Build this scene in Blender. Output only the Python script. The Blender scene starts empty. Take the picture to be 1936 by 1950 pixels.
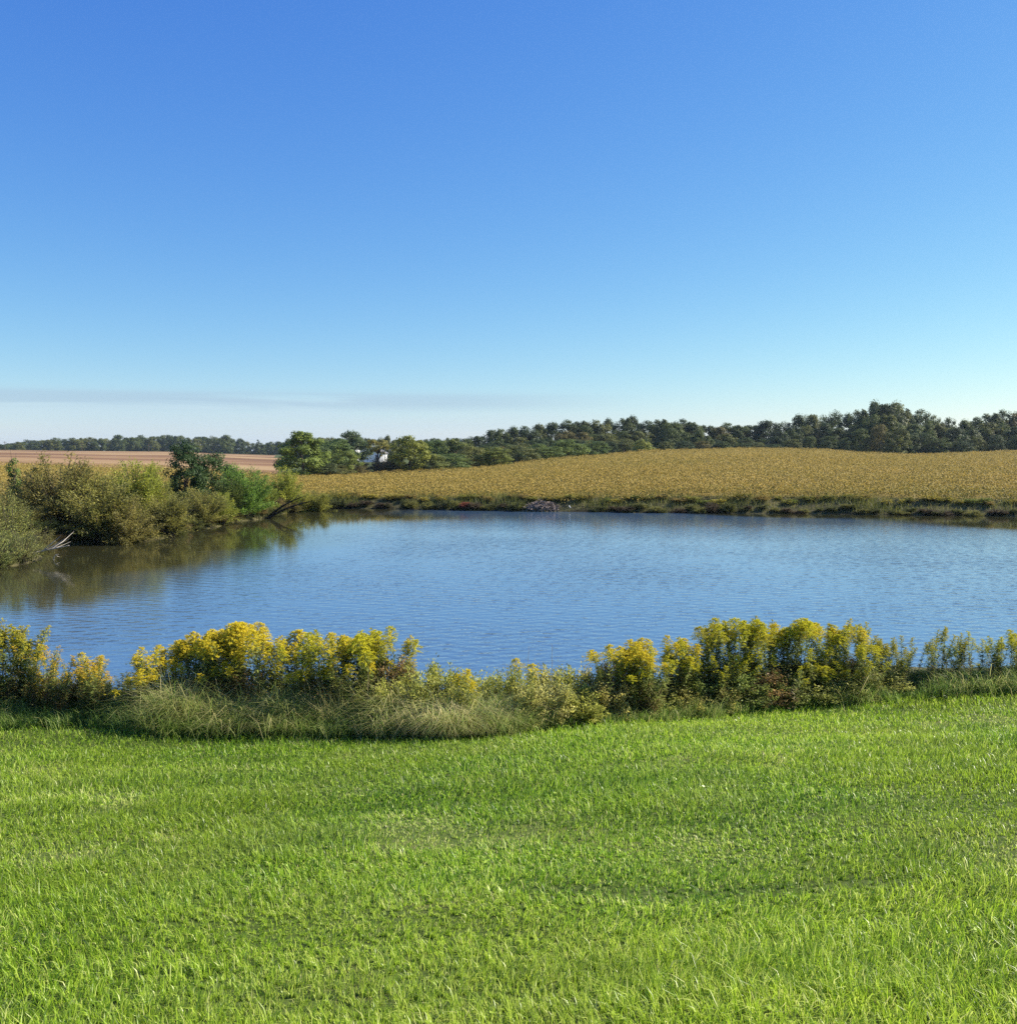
import bpy, math, random
import numpy as np
from mathutils import Vector

S = bpy.context.scene
R = math.radians
COL = S.collection

# ------------------------------------------------------------------ camera, sky, sun, exposure
F, CX, CY, HZ = 1941.0, 968.0, 975.0, 855.0          # focal length / centre / eye-level row, in photo pixels
ZC = 3.9                                             # eye height above the pond
PITCH = math.atan((CY - HZ) / F)
cam = bpy.data.cameras.new('camera')
cam.sensor_width = 36.0
cam.lens = 36.0 * F / 1950.0
cam.clip_start, cam.clip_end = 0.1, 8000.0
camo = bpy.data.objects.new('camera', cam)
camo.location = (0, 0, ZC)
camo.rotation_euler = (math.pi / 2 - PITCH, 0, 0)
COL.objects.link(camo)
S.camera = camo

SUN_AZ, SUN_EL = R(76), R(35)                        # azimuth clockwise from the view direction
wd = bpy.data.worlds.new('World')
S.world = wd
wd.use_nodes = True
nt = wd.node_tree
nt.nodes.clear()
def wn(t, **k):
    n = nt.nodes.new(t)
    for a, v in k.items(): setattr(n, a, v)
    return n
sky = wn('ShaderNodeTexSky', sky_type='NISHITA')
sky.sun_disc = False
sky.sun_elevation, sky.sun_rotation = SUN_EL, SUN_AZ
sky.altitude, sky.air_density, sky.dust_density, sky.ozone_density = 300.0, 1.0, 0.2, 4.0
bg = wn('ShaderNodeBackground')
bg.inputs[1].default_value = 0.12
out = wn('ShaderNodeOutputWorld')
tc = wn('ShaderNodeTexCoord')
sep = wn('ShaderNodeSeparateXYZ')
nt.links.new(tc.outputs['Generated'], sep.inputs[0])
mp = wn('ShaderNodeMapping')
mp.inputs['Scale'].default_value = (2.6, 2.6, 70.0)
mp.inputs['Rotation'].default_value = (0, R(-1.0), 0)
nt.links.new(tc.outputs['Generated'], mp.inputs[0])
cn = wn('ShaderNodeTexNoise')
cn.inputs['Scale'].default_value = 1.0
cn.inputs['Detail'].default_value = 6.0
cn.inputs['Distortion'].default_value = 0.7
nt.links.new(mp.outputs[0], cn.inputs[0])
def ramp(pts, src, interp='EASE'):
    r = wn('ShaderNodeValToRGB')
    r.color_ramp.interpolation = interp
    while len(r.color_ramp.elements) < len(pts): r.color_ramp.elements.new(0.5)
    for e, (p, v) in zip(r.color_ramp.elements, pts):
        e.position = p; e.color = (v, v, v, 1)
    nt.links.new(src, r.inputs[0])
    return r.outputs[0]
def math_n(op, a, b):
    m = wn('ShaderNodeMath', operation=op)
    for i, v in enumerate((a, b)):
        if isinstance(v, (int, float)): m.inputs[i].default_value = v
        else: nt.links.new(v, m.inputs[i])
    return m.outputs[0]
# thin cirrus streaks low over the left horizon
band = ramp([(0.0, 0.75), (0.036, 1.0), (0.056, 0.0)], sep.outputs[2])
xx = math_n('ADD', math_n('MULTIPLY', sep.outputs[0], 1.6), 0.5)
side = ramp([(0.0, 1.0), (0.38, 0.9), (0.75, 0.0)], xx)
streak = ramp([(0.36, 0.0), (0.62, 1.0)], cn.outputs[0])
cm = math_n('MULTIPLY', math_n('MULTIPLY', band, side), streak)
cm = math_n('MULTIPLY', cm, 0.5)
# clear October air: deep blue overhead, pale at the horizon
sp = wn('ShaderNodeSeparateColor'); cb = wn('ShaderNodeCombineColor')
nt.links.new(sky.outputs[0], sp.inputs[0])
for i, (gain, power) in enumerate(((.294, 1.32), (.515, 1.04), (1.73, .43))):
    nt.links.new(math_n('MULTIPLY', math_n('POWER', sp.outputs[i], power), gain), cb.inputs[i])
mix = wn('ShaderNodeMixRGB')
nt.links.new(cm, mix.inputs[0])
nt.links.new(cb.outputs[0], mix.inputs[1])
mix.inputs[2].default_value = (2.55, 3.15, 3.6, 1)
# a few thinner, greyer lines through the cloud
g1 = ramp([(0.0, 0.0), (0.034, 0.0), (0.044, 1.0), (0.049, 1.0), (0.057, 0.0)], sep.outputs[2])
g2 = ramp([(0.46, 0.0), (0.60, 1.0)], math_n('ADD', math_n('MULTIPLY', cn.outputs[0], -1.0), 1.06))
gm_ = math_n('MULTIPLY', math_n('MULTIPLY', math_n('MULTIPLY', g1, g2), side), 0.55)
mix2 = wn('ShaderNodeMixRGB')
nt.links.new(gm_, mix2.inputs[0])
nt.links.new(mix.outputs[0], mix2.inputs[1])
mix2.inputs[2].default_value = (1.75, 2.35, 3.0, 1)
nt.links.new(mix2.outputs[0], bg.inputs[0])
nt.links.new(bg.outputs[0], out.inputs[0])

sl = bpy.data.lights.new('sun', 'SUN')
sl.energy = 5.0
sl.angle = R(0.53)
sl.color = (1.0, 0.92, 0.78)
so = bpy.data.objects.new('sun', sl)
sd = Vector((math.sin(SUN_AZ) * math.cos(SUN_EL), math.cos(SUN_AZ) * math.cos(SUN_EL), math.sin(SUN_EL)))
so.rotation_euler = sd.to_track_quat('Z', 'Y').to_euler()
so.location = (30, 10, 40)
COL.objects.link(so)

S.view_settings.view_transform = 'Standard'
S.view_settings.look = 'None'
S.view_settings.gamma = 1.0
S.view_settings.exposure = 1.0
S.render.engine = 'CYCLES'
cy = S.cycles
cy.max_bounces, cy.diffuse_bounces, cy.glossy_bounces, cy.transmission_bounces = 6, 3, 3, 4
cy.transparent_max_bounces, cy.volume_bounces = 8, 0
cy.caustics_reflective = cy.caustics_refractive = False
cy.sample_clamp_indirect, cy.sample_clamp_direct = 3.0, 12.0
cy.use_adaptive_sampling = True
cy.adaptive_threshold = 0.008
cy.use_denoising = False

# ------------------------------------------------------------------ helpers
def P(px, py, Y):
    """point at depth Y (metres ahead) seen at photo pixel px, py"""
    a, b = (px - CX) / F, (CY - py) / F
    dy = math.cos(PITCH) + b * math.sin(PITCH)
    dz = -math.sin(PITCH) + b * math.cos(PITCH)
    t = Y / dy
    return a * t, Y, ZC + dz * t
def W0(px, py):
    """point on the water plane (z = 0)"""
    a, b = (px - CX) / F, (CY - py) / F
    dy = math.cos(PITCH) + b * math.sin(PITCH)
    dz = -math.sin(PITCH) + b * math.cos(PITCH)
    t = -ZC / dz
    return a * t, dy * t
def Zat(py, Y): return P(CX, py, Y)[2]

def tag(o, label=None, cat=None, group=None, kind=None):
    for k, v in (('label', label), ('category', cat), ('group', group), ('kind', kind)):
        if v: o[k] = v
    return o
def mesh(name, V, Q=None, T=None, mat=None, attrs=None, smooth=False):
    """numpy arrays to one mesh datablock: Q quads (n,4), T tris (m,3)"""
    V = np.asarray(V, np.float32)
    loops, starts, k = [], [], 0
    if Q is not None and len(Q):
        Q = np.asarray(Q, np.int32); loops.append(Q.ravel())
        starts.append(np.arange(len(Q), dtype=np.int32) * 4); k = len(Q) * 4
    if T is not None and len(T):
        T = np.asarray(T, np.int32); loops.append(T.ravel())
        starts.append(np.arange(len(T), dtype=np.int32) * 3 + k)
    loops, starts = np.concatenate(loops), np.concatenate(starts)
    me = bpy.data.meshes.new(name)
    me.vertices.add(len(V)); me.vertices.foreach_set('co', V.ravel())
    me.loops.add(len(loops)); me.loops.foreach_set('vertex_index', loops)
    me.polygons.add(len(starts)); me.polygons.foreach_set('loop_start', starts)
    me.update(calc_edges=True)
    if smooth: me.polygons.foreach_set('use_smooth', np.ones(len(starts), bool))
    for an, av in (attrs or {}).items():
        at = me.attributes.new(an, 'FLOAT', 'POINT')
        at.data.foreach_set('value', np.asarray(av, np.float32))
    if mat: me.materials.append(mat)
    return me
def link(name, me, parent=None, loc=None):
    o = bpy.data.objects.new(name, me)
    COL.objects.link(o)
    if parent: o.parent = parent
    if loc: o.location = loc
    return o
class Geo:
    def __init__(s): s.V, s.Q, s.T, s.t, s.n = [], [], [], [], 0
    def add(s, V, Q=None, T=None, tint=0.5):
        V = np.asarray(V, float).reshape(-1, 3)
        if Q is not None: s.Q.append(np.asarray(Q, int).reshape(-1, 4) + s.n)
        if T is not None: s.T.append(np.asarray(T, int).reshape(-1, 3) + s.n)
        s.V.append(V); s.t.append(np.broadcast_to(np.asarray(tint, float), (len(V),))); s.n += len(V)
    def tube(s, pts, rad, n=6, tint=0.5, cap=True):
        pts = np.asarray(pts, float); m = len(pts)
        rad = np.broadcast_to(np.asarray(rad, float), (m,))
        tg = np.gradient(pts, axis=0); tg /= np.linalg.norm(tg, axis=1)[:, None] + 1e-9
        ref = np.array([0.31, 0.17, 0.93]) if abs(tg[0, 2]) < 0.9 else np.array([1.0, 0.1, 0.05])
        u = np.cross(tg, ref); u /= np.linalg.norm(u, axis=1)[:, None] + 1e-9
        v = np.cross(tg, u)
        a = np.arange(n) * 2 * math.pi / n
        V = pts[:, None] + rad[:, None, None] * (u[:, None] * np.cos(a)[None, :, None] + v[:, None] * np.sin(a)[None, :, None])
        i, j = np.meshgrid(np.arange(m - 1), np.arange(n), indexing='ij')
        Q = np.stack([i * n + j, i * n + (j + 1) % n, (i + 1) * n + (j + 1) % n, (i + 1) * n + j], -1).reshape(-1, 4)
        s.add(V.reshape(-1, 3), Q, tint=tint)
        if cap:
            s.add(np.vstack([V[-1], pts[-1:] + tg[-1:] * rad[-1] * 0.6]), T=[[k, (k + 1) % n, n] for k in range(n)], tint=tint)
    def leaves(s, c, d, side, L, Wd, tint):
        c, d, side = (np.asarray(x, float) for x in (c, d, side))
        N = len(c)
        L = np.broadcast_to(L, (N,))[:, None]; Wd = np.broadcast_to(Wd, (N,))[:, None]
        V = np.stack([c, c + d * L * .45 + side * Wd * .5, c + d * L, c + d * L * .45 - side * Wd * .5], 1).reshape(-1, 3)
        s.add(V, np.arange(N * 4).reshape(-1, 4), tint=np.repeat(np.broadcast_to(tint, (N,)), 4))
    def box(s, x0, x1, y0, y1, z0, z1, tint=0.5):
        V = [(x, y, z) for z in (z0, z1) for y in (y0, y1) for x in (x0, x1)]
        s.add(V, [(0, 2, 3, 1), (4, 5, 7, 6), (0, 1, 5, 4), (2, 6, 7, 3), (0, 4, 6, 2), (1, 3, 7, 5)], tint=tint)
    def mesh(s, name, mat, smooth=False):
        return mesh(name, np.vstack(s.V), np.vstack(s.Q) if s.Q else None, np.vstack(s.T) if s.T else None, mat,
                    {'tint': np.concatenate(s.t)}, smooth)
def unit(v): return v / (np.linalg.norm(v, axis=-1, keepdims=True) + 1e-9)
def perp(rng, n):
    r = rng.normal(size=n.shape)
    return unit(r - n * (r * n).sum(-1, keepdims=True))
def snoise(x, y, seed=0, f=1.0):
    """cheap smooth value in about -1..1 from summed sines"""
    r = np.random.default_rng(seed); o = 0
    for k in range(7):
        a, p, q = r.uniform(0, 6.28), r.uniform(0, 6.28), f * r.uniform(.5, 1.9)
        o = o + np.sin((x * math.cos(a) + y * math.sin(a)) * q + p) / 2.6
    return o

# ------------------------------------------------------------------ materials
def mat_new(name):
    m = bpy.data.materials.new(name); m.use_nodes = True
    t = m.node_tree; t.nodes.clear()
    return m, t, t.nodes.new('ShaderNodeOutputMaterial')
def N(t, ty, **k):
    n = t.nodes.new(ty)
    for a, v in k.items(): setattr(n, a, v)
    return n
def cramp(t, src, stops):
    r = N(t, 'ShaderNodeValToRGB')
    while len(r.color_ramp.elements) < len(stops): r.color_ramp.elements.new(.5)
    for e, (p, c) in zip(r.color_ramp.elements, stops): e.position = p; e.color = (*c, 1)
    t.links.new(src, r.inputs[0])
    return r.outputs[0]
def leaf_mat(name, stops=None, trans=.35, rough=.5, spec=.25, objcol=False, noise=None):
    """plant surface: per-leaf tint through a colour ramp, diffuse plus light passing through the leaf"""
    m, t, o = mat_new(name)
    at = N(t, 'ShaderNodeAttribute', attribute_name='tint')
    c = cramp(t, at.outputs['Fac'], stops)
    if noise:                                        # slow drift of colour over the ground
        g = N(t, 'ShaderNodeNewGeometry')
        for sc, amt, col, lo, hi in noise:
            nz = N(t, 'ShaderNodeTexNoise'); nz.inputs['Scale'].default_value = sc; nz.inputs['Detail'].default_value = 3
            t.links.new(g.outputs['Position'], nz.inputs['Vector'])
            mr = N(t, 'ShaderNodeMapRange'); mr.inputs[1].default_value = lo; mr.inputs[2].default_value = hi; mr.inputs[4].default_value = amt
            t.links.new(nz.outputs[0], mr.inputs[0])
            mx = N(t, 'ShaderNodeMixRGB'); mx.inputs[2].default_value = (*col, 1)
            t.links.new(mr.outputs[0], mx.inputs[0]); t.links.new(c, mx.inputs[1]); c = mx.outputs[0]
    if objcol:
        oi = N(t, 'ShaderNodeObjectInfo')
        mx = N(t, 'ShaderNodeMixRGB', blend_type='MULTIPLY'); mx.inputs[0].default_value = 1
        t.links.new(c, mx.inputs[1]); t.links.new(oi.outputs['Color'], mx.inputs[2]); c = mx.outputs[0]
    b = N(t, 'ShaderNodeBsdfPrincipled')
    b.inputs['Roughness'].default_value = rough; b.inputs['Specular IOR Level'].default_value = spec
    t.links.new(c, b.inputs['Base Color'])
    tr = N(t, 'ShaderNodeBsdfTranslucent'); t.links.new(c, tr.inputs[0])
    mx = N(t, 'ShaderNodeMixShader'); mx.inputs[0].default_value = trans
    t.links.new(b.outputs[0], mx.inputs[1]); t.links.new(tr.outputs[0], mx.inputs[2])
    t.links.new(mx.outputs[0], o.inputs[0])
    return m
def ground_mat(name, cols, scale=(1, 1, 1), nscale=1.0, rough=.95, bump=.0, detail=8):
    m, t, o = mat_new(name)
    g = N(t, 'ShaderNodeNewGeometry')
    mp = N(t, 'ShaderNodeMapping'); mp.inputs['Scale'].default_value = scale
    t.links.new(g.outputs['Position'], mp.inputs[0])
    nz = N(t, 'ShaderNodeTexNoise'); nz.inputs['Scale'].default_value = nscale; nz.inputs['Detail'].default_value = detail
    nz.inputs['Roughness'].default_value = .62
    t.links.new(mp.outputs[0], nz.inputs['Vector'])
    c = cramp(t, nz.outputs[0], cols)
    b = N(t, 'ShaderNodeBsdfPrincipled'); b.inputs['Roughness'].default_value = rough; b.inputs['Specular IOR Level'].default_value = .1
    t.links.new(c, b.inputs['Base Color'])
    if bump:
        bp = N(t, 'ShaderNodeBump'); bp.inputs['Strength'].default_value = bump; bp.inputs['Distance'].default_value = .1
        t.links.new(nz.outputs[0], bp.inputs['Height']); t.links.new(bp.outputs[0], b.inputs['Normal'])
    t.links.new(b.outputs[0], o.inputs[0])
    return m

M = {}
M['lawn_soil'] = ground_mat('lawn_soil', [(.3, (.045, .065, .014)), (.55, (.07, .10, .02)), (.75, (.13, .12, .05))], nscale=1.3)
M['bank_soil'] = ground_mat('bank_soil', [(.3, (.05, .045, .025)), (.6, (.11, .10, .045)), (.8, (.19, .16, .08))], nscale=2.0)
M['field_soil'] = ground_mat('field_soil', [(.3, (.13, .10, .025)), (.55, (.22, .165, .04)), (.75, (.28, .21, .06))], scale=(1, .4, 1), nscale=.5)
M['hill_grass'] = ground_mat('hill_grass', [(.3, (.05, .06, .02)), (.6, (.08, .10, .03)), (.8, (.14, .13, .05))], nscale=.08)
M['ploughed'] = ground_mat('ploughed_soil', [(.38, (.105, .06, .03)), (.46, (.19, .105, .055)), (.52, (.29, .185, .09)), (.62, (.36, .255, .13))], scale=(.3, 1.0, 1), nscale=.009, detail=9)
M['mud'] = ground_mat('pond_mud', [(.3, (.02, .018, .01)), (.7, (.05, .045, .025))], nscale=1)
M['bark'] = ground_mat('bark', [(.3, (.05, .04, .03)), (.7, (.12, .10, .08))], nscale=9, scale=(1, 1, .25))
M['dead_wood'] = ground_mat('dead_wood', [(.3, (.42, .36, .28)), (.7, (.62, .56, .47))], nscale=6)
M['dark_wood'] = ground_mat('dark_wood', [(.3, (.02, .016, .012)), (.7, (.07, .055, .04))], nscale=4)
M['crown'] = leaf_mat('tree_leaf', [(0, (.9, 1.0, .9)), (.5, (1.8, 1.85, 1.5)), (1, (2.7, 2.6, 1.8))], .38, .55, .2, objcol=True)
M['grass'] = leaf_mat('lawn_grass', [(0, (.035, .09, .012)), (.28, (.13, .27, .022)), (.6, (.33, .53, .03)), (.9, (.56, .72, .09)), (1, (.76, .70, .34))],
                      .5, .38, .4, noise=[(.35, .3, (.40, .47, .04), .42, .62), (.9, .3, (.30, .34, .08), .5, .7)])
M['tallgrass'] = leaf_mat('uncut_grass', [(0, (.07, .15, .025)), (.35, (.17, .28, .05)), (.65, (.40, .46, .13)), (1, (.66, .57, .27))], .45, .45, .3)
M['bankgrass'] = leaf_mat('bank_grass', [(0, (.05, .06, .018)), (.35, (.13, .15, .035)), (.65, (.26, .25, .055)), (1, (.44, .35, .11))], .4, .5, .2)
M['soy'] = leaf_mat('soybean_leaf', [(0, (.17, .17, .03)), (.3, (.28, .215, .045)), (.65, (.41, .30, .075)), (1, (.52, .39, .13))],
                    .35, .6, .1, noise=[(.03, .45, (.35, .25, .05), .4, .65), (.05, .5, (.24, .21, .045), .5, .7)])
M['stem'] = leaf_mat('weed_stem', [(0, (.05, .035, .02)), (.5, (.12, .11, .04)), (1, (.40, .32, .18))], .05, .6, .2)
M['gr_leaf'] = leaf_mat('goldenrod_leaf', [(0, (.22, .13, .075)), (.25, (.25, .21, .08)), (.5, (.22, .27, .065)), (1, (.34, .38, .09))], .45, .5, .25)
M['gr_flower'] = leaf_mat('goldenrod_flower', [(0, (.36, .32, .05)), (.4, (.70, .56, .03)), (1, (.86, .74, .07))], .3, .6, .1, objcol=True)
M['herb'] = leaf_mat('weed_leaf', [(0, (.8, .75, .7)), (.5, (1.6, 1.6, 1.5)), (1, (2.6, 2.4, 1.9))], .42, .55, .2, objcol=True)

# ------------------------------------------------------------------ terrain
near = [(-300, 1330), (0, 1335), (300, 1346), (700, 1354), (1000, 1340), (1300, 1311), (1600, 1292), (1936, 1280), (2500, 1264), (3100, 1180)]
far = [(3200, 1010), (2600, 992), (1936, 984), (1600, 979), (1300, 977), (1000, 974), (850, 971), (700, 968), (600, 968), (560, 975), (510, 984), (440, 996),
       (330, 1020), (270, 1029), (130, 1037), (80, 1048), (20, 1078), (-60, 1096), (-300, 1130), (-600, 1200)]
POND = np.array([W0(*p) for p in near] + [W0(*p) for p in far])
def pond_sd(x, y):
    """signed distance to the pond outline, negative in the water"""
    x, y = np.asarray(x, float), np.asarray(y, float)
    x = x + .35 * snoise(x, y, 5, .9); y = y + .25 * snoise(x, y, 6, 1.1)
    best = np.full(x.shape, 1e9); ins = np.zeros(x.shape, bool)
    n = len(POND)
    for i in range(n):
        a, b = POND[i], POND[(i + 1) % n]
        dx, dy = b - a
        t = np.clip(((x - a[0]) * dx + (y - a[1]) * dy) / (dx * dx + dy * dy), 0, 1)
        best = np.minimum(best, np.hypot(x - a[0] - t * dx, y - a[1] - t * dy))
        c = ((a[1] > y) != (b[1] > y)) & (x < dx * (y - a[1]) / (dy + 1e-12) + a[0])
        ins ^= c
    return np.where(ins, -best, best)
def zp(py, Y): return (Y, Zat(py, Y))
COLS = [
    (-1500, [(20, .5), (45, .8), (70, 1.2), zp(884, 150), zp(857, 600), (680, 2.2), (900, 0), (4000, -8)]),
    (0, [(20, .5), (45, .8), (70, 1.2), zp(884, 150), zp(857, 600), (680, 2.2), (900, 0), (4000, -8)]),
    (300, [(20, .5), (50, .7), (70, 1.0), zp(892, 150), zp(860, 600), (680, 1.8), (900, 0), (4000, -8)]),
    (520, [(20, .5), (60, .6), (90, .7), zp(903, 150), zp(868, 550), (680, 0), (900, -1), (4000, -8)]),
    (590, [(20, .5), (62, .6), (90, .5), zp(911, 132), (200, .0), (550, 0), (900, -1), (4000, -8)]),
    (900, [(20, .5), (62, .7), (100, .75), zp(893, 160), (210, .2), (400, 1), (900, -1), (4000, -8)]),
    (1100, [(20, .5), (60, .7), (100, 1.3), zp(873, 170), (215, 1.6), (400, 2), (900, -1), (4000, -8)]),
    (1250, [(20, .5), (60, .75), (110, 2.0), zp(862, 190), (235, 2.2), (400, 1), (900, -1), (4000, -8)]),
    (1400, [(20, .5), (60, .8), (120, 2.4), zp(857, 200), (245, 2.4), (400, 1), (900, -1), (4000, -8)]),
    (1550, [(20, .5), (60, .8), (120, 2.3), zp(858, 200), (245, 2.4), (400, 1), (900, -1), (4000, -8)]),
    (1650, [(20, .5), (60, .8), (120, 2.0), zp(865, 190), (235, 1.8), (400, 1), (900, -1), (4000, -8)]),
    (1760, [(20, .5), (60, .8), (120, 1.9), zp(868, 185), (235, 1.6), (400, 1), (900, -1), (4000, -8)]),
    (1936, [(20, .5), (60, .8), (120, 2.0), zp(862, 190), (235, 2.0), (400, 1), (900, -1), (4000, -8)]),
    (3400, [(20, .5), (60, .8), (120, 2.2), zp(858, 200), (235, 2.0), (400, 1), (900, -1), (4000, -8)])]
CA = np.array([(c[0] - CX) / F for c in COLS])
def H(x, y):
    x, y = np.broadcast_arrays(np.asarray(x, float), np.asarray(y, float))
    a = np.clip(x / np.maximum(y, 12), CA[0], CA[-1])
    zs = np.stack([np.interp(y, [q[0] for q in c[1]], [q[1] for q in c[1]]) for c in COLS])
    k = np.clip(np.searchsorted(CA, a) - 1, 0, len(CA) - 2)
    w = (a - CA[k]) / (CA[k + 1] - CA[k]); w = w * w * (3 - 2 * w) * .5 + w * .5
    z0 = np.take_along_axis(zs, k[None], 0)[0]; z1 = np.take_along_axis(zs, k[None] + 1, 0)[0]
    zf = z0 * (1 - w) + z1 * w
    yy = y - .17 * x
    zn = np.where(yy < 12.8, 2.25 - .15 * yy, .33) + .035 * snoise(x, y, 3, .55) + .012 * snoise(x, y, 4, 2.0)
    zn = np.minimum(zn, 2.9)
    b = np.clip((y - 22) / 8, 0, 1)
    z = zn * (1 - b) + (zf + .12 * snoise(x, y, 8, .09) * np.clip((y - 60) / 60, 0, 1)) * b
    d = pond_sd(x, y)
    bank = np.where(d > 0, .02 + .42 * d, np.maximum(d * .35, -1.4))
    return np.where(y < 75, np.minimum(z, bank), z)
def h1(x, y): return float(H(np.array([x]), np.array([y]))[0])
def GND(px, py, y0=4.0, y1=400.0):
    """where the ray through a photo pixel meets the ground"""
    ys = np.geomspace(y0, y1, 1500)
    a, b = (px - CX) / F, (CY - py) / F
    dy = math.cos(PITCH) + b * math.sin(PITCH); dz = -math.sin(PITCH) + b * math.cos(PITCH)
    xs = a * ys / dy; zr = ZC + dz * ys / dy
    hit = np.nonzero(zr <= H(xs, ys))[0]
    i = hit[0] if len(hit) else -1
    return xs[i], ys[i]

ys = np.concatenate([np.linspace(-12, 3, 16)[:-1], np.linspace(3, 22, 90)[:-1], np.linspace(22, 75, 110)[:-1], np.geomspace(75, 900, 110)[:-1], np.geomspace(900, 4000, 12)])
us = np.linspace(-1.15, 1.15, 281)
UU, YY = np.meshgrid(us, ys)
XX = UU * (YY + 16)
ZZ = H(XX, YY)
GV = np.stack([XX, YY, ZZ], -1).reshape(-1, 3)
ni, nj = XX.shape
ii, jj = np.meshgrid(np.arange(ni - 1), np.arange(nj - 1), indexing='ij')
GQ = np.stack([ii * nj + jj, ii * nj + jj + 1, (ii + 1) * nj + jj + 1, (ii + 1) * nj + jj], -1).reshape(-1, 4)
fc = GV[GQ].mean(1)
fx, fy = fc[:, 0], fc[:, 1]
fsd = pond_sd(fx, fy)
fpx = fx / np.maximum(fy, 5) * F + CX

# front edge of the unmown bank, as x -> y
EDGE = [GND(*p) for p in ((-700, 1385), (-200, 1385), (0, 1386), (150, 1388), (300, 1392), (420, 1408), (650, 1412), (850, 1408), (1000, 1400), (1150, 1385), (1300, 1369), (1450, 1355), (1650, 1342), (1936, 1322), (2300, 1310))]
EX, EY = np.array([e[0] for e in EDGE]), np.array([e[1] for e in EDGE])
def edge_y(x): return np.interp(x, EX, EY)
CRPX = np.array([c[0] for c in COLS[4:]], float); CRY = np.array([132, 160, 170, 190, 200, 200, 190, 185, 190, 200], float)
def crest_y(px): return np.interp(px, CRPX, CRY)
farside = fy > 26
lawn_f = ~farside & (fy < edge_y(fx) + .1) & (fsd > 0)
mud_f = fsd <= 0
bank_f = ~mud_f & ~lawn_f & (fsd < 3.0) & (fy < 75)
soy_f = farside & ~bank_f & ~mud_f & (fy < 150) & (fpx < 540) | farside & ~bank_f & ~mud_f & (fpx >= 540) & (fy < crest_y(fpx) + 12)
plough_f = (fy >= 150) & (fy < 640) & (fpx < 530)
rest_f = ~(lawn_f | mud_f | bank_f | soy_f | plough_f)
for name, msk, m in (('lawn', lawn_f, 'lawn_soil'), ('pond_bed', mud_f, 'mud'), ('bank', bank_f, 'bank_soil'), ('field', soy_f, 'field_soil'),
                     ('ploughed_field', plough_f, 'ploughed'), ('hills', rest_f, 'hill_grass')):
    q = GQ[msk]
    if not len(q): continue
    idx, inv = np.unique(q, return_inverse=True)
    tag(link(name, mesh(name, GV[idx], inv.reshape(-1, 4), None, M[m], smooth=True)), kind='structure')

# pond water: one sheet, ripples grow away from the sheltered left shore
m, t, o = mat_new('pond_water')
g = N(t, 'ShaderNodeNewGeometry')
hsum = None
for sc, rot, ns, amp, dist in (((1.0, 1.5, 1), 22, 2.5, .62, .6), ((1, 1.4, 1), -14, 5.2, .33, .5), ((1, 1.2, 1), 35, 9.0, .10, .2)):
    mp = N(t, 'ShaderNodeMapping'); mp.inputs['Scale'].default_value = sc; mp.inputs['Rotation'].default_value = (0, 0, R(rot))
    t.links.new(g.outputs['Position'], mp.inputs[0])
    nz = N(t, 'ShaderNodeTexNoise'); nz.inputs['Scale'].default_value = ns; nz.inputs['Detail'].default_value = 2.5; nz.inputs['Distortion'].default_value = dist
    t.links.new(mp.outputs[0], nz.inputs['Vector'])
    ml = N(t, 'ShaderNodeMath', operation='MULTIPLY'); ml.inputs[1].default_value = amp
    t.links.new(nz.outputs[0], ml.inputs[0])
    if hsum is None: hsum = ml.outputs[0]
    else:
        ad = N(t, 'ShaderNodeMath', operation='ADD'); t.links.new(hsum, ad.inputs[0]); t.links.new(ml.outputs[0], ad.inputs[1]); hsum = ad.outputs[0]
for rot in (27, -22):                                # two crossing trains of wind ripples
    mp = N(t, 'ShaderNodeMapping'); mp.inputs['Rotation'].default_value = (0, 0, R(rot)); t.links.new(g.outputs['Position'], mp.inputs[0])
    wv_ = N(t, 'ShaderNodeTexWave', wave_type='BANDS', bands_direction='Y')
    for k_, v_ in (('Scale', .66 if rot > 0 else .85), ('Distortion', 5.0), ('Detail', 2.0), ('Detail Scale', .8)): wv_.inputs[k_].default_value = v_
    t.links.new(mp.outputs[0], wv_.inputs['Vector'])
    ml = N(t, 'ShaderNodeMath', operation='MULTIPLY'); ml.inputs[1].default_value = .13; t.links.new(wv_.outputs[1], ml.inputs[0])
    ad = N(t, 'ShaderNodeMath', operation='ADD'); t.links.new(hsum, ad.inputs[0]); t.links.new(ml.outputs[0], ad.inputs[1]); hsum = ad.outputs[0]
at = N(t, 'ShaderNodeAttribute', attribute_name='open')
gust = N(t, 'ShaderNodeTexNoise'); gust.inputs['Scale'].default_value = .09; gust.inputs['Detail'].default_value = 3
t.links.new(g.outputs['Position'], gust.inputs['Vector'])
gm = N(t, 'ShaderNodeMapRange'); gm.inputs[1].default_value = .35; gm.inputs[2].default_value = .65; gm.inputs[3].default_value = .5; gm.inputs[4].default_value = 1.15
t.links.new(gust.outputs[0], gm.inputs[0])
st = N(t, 'ShaderNodeMath', operation='MULTIPLY'); t.links.new(at.outputs['Fac'], st.inputs[0]); t.links.new(gm.outputs[0], st.inputs[1])
bp = N(t, 'ShaderNodeBump'); bp.inputs['Distance'].default_value = .026
t.links.new(st.outputs[0], bp.inputs['Strength']); t.links.new(hsum, bp.inputs['Height'])
b = N(t, 'ShaderNodeBsdfPrincipled')
wc = cramp(t, at.outputs['Fac'], [(.1, (.035, .035, .015)), (.42, (.062, .115, .19))])    # bank reflection's olive brown put into the colour of calm water, blue elsewhere
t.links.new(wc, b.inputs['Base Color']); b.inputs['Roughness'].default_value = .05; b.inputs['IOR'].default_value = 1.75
t.links.new(bp.outputs[0], b.inputs['Normal']); t.links.new(b.outputs[0], o.inputs[0])
wx = np.linspace(-32, 70, 150); wy = np.linspace(11, 66, 110)
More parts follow.
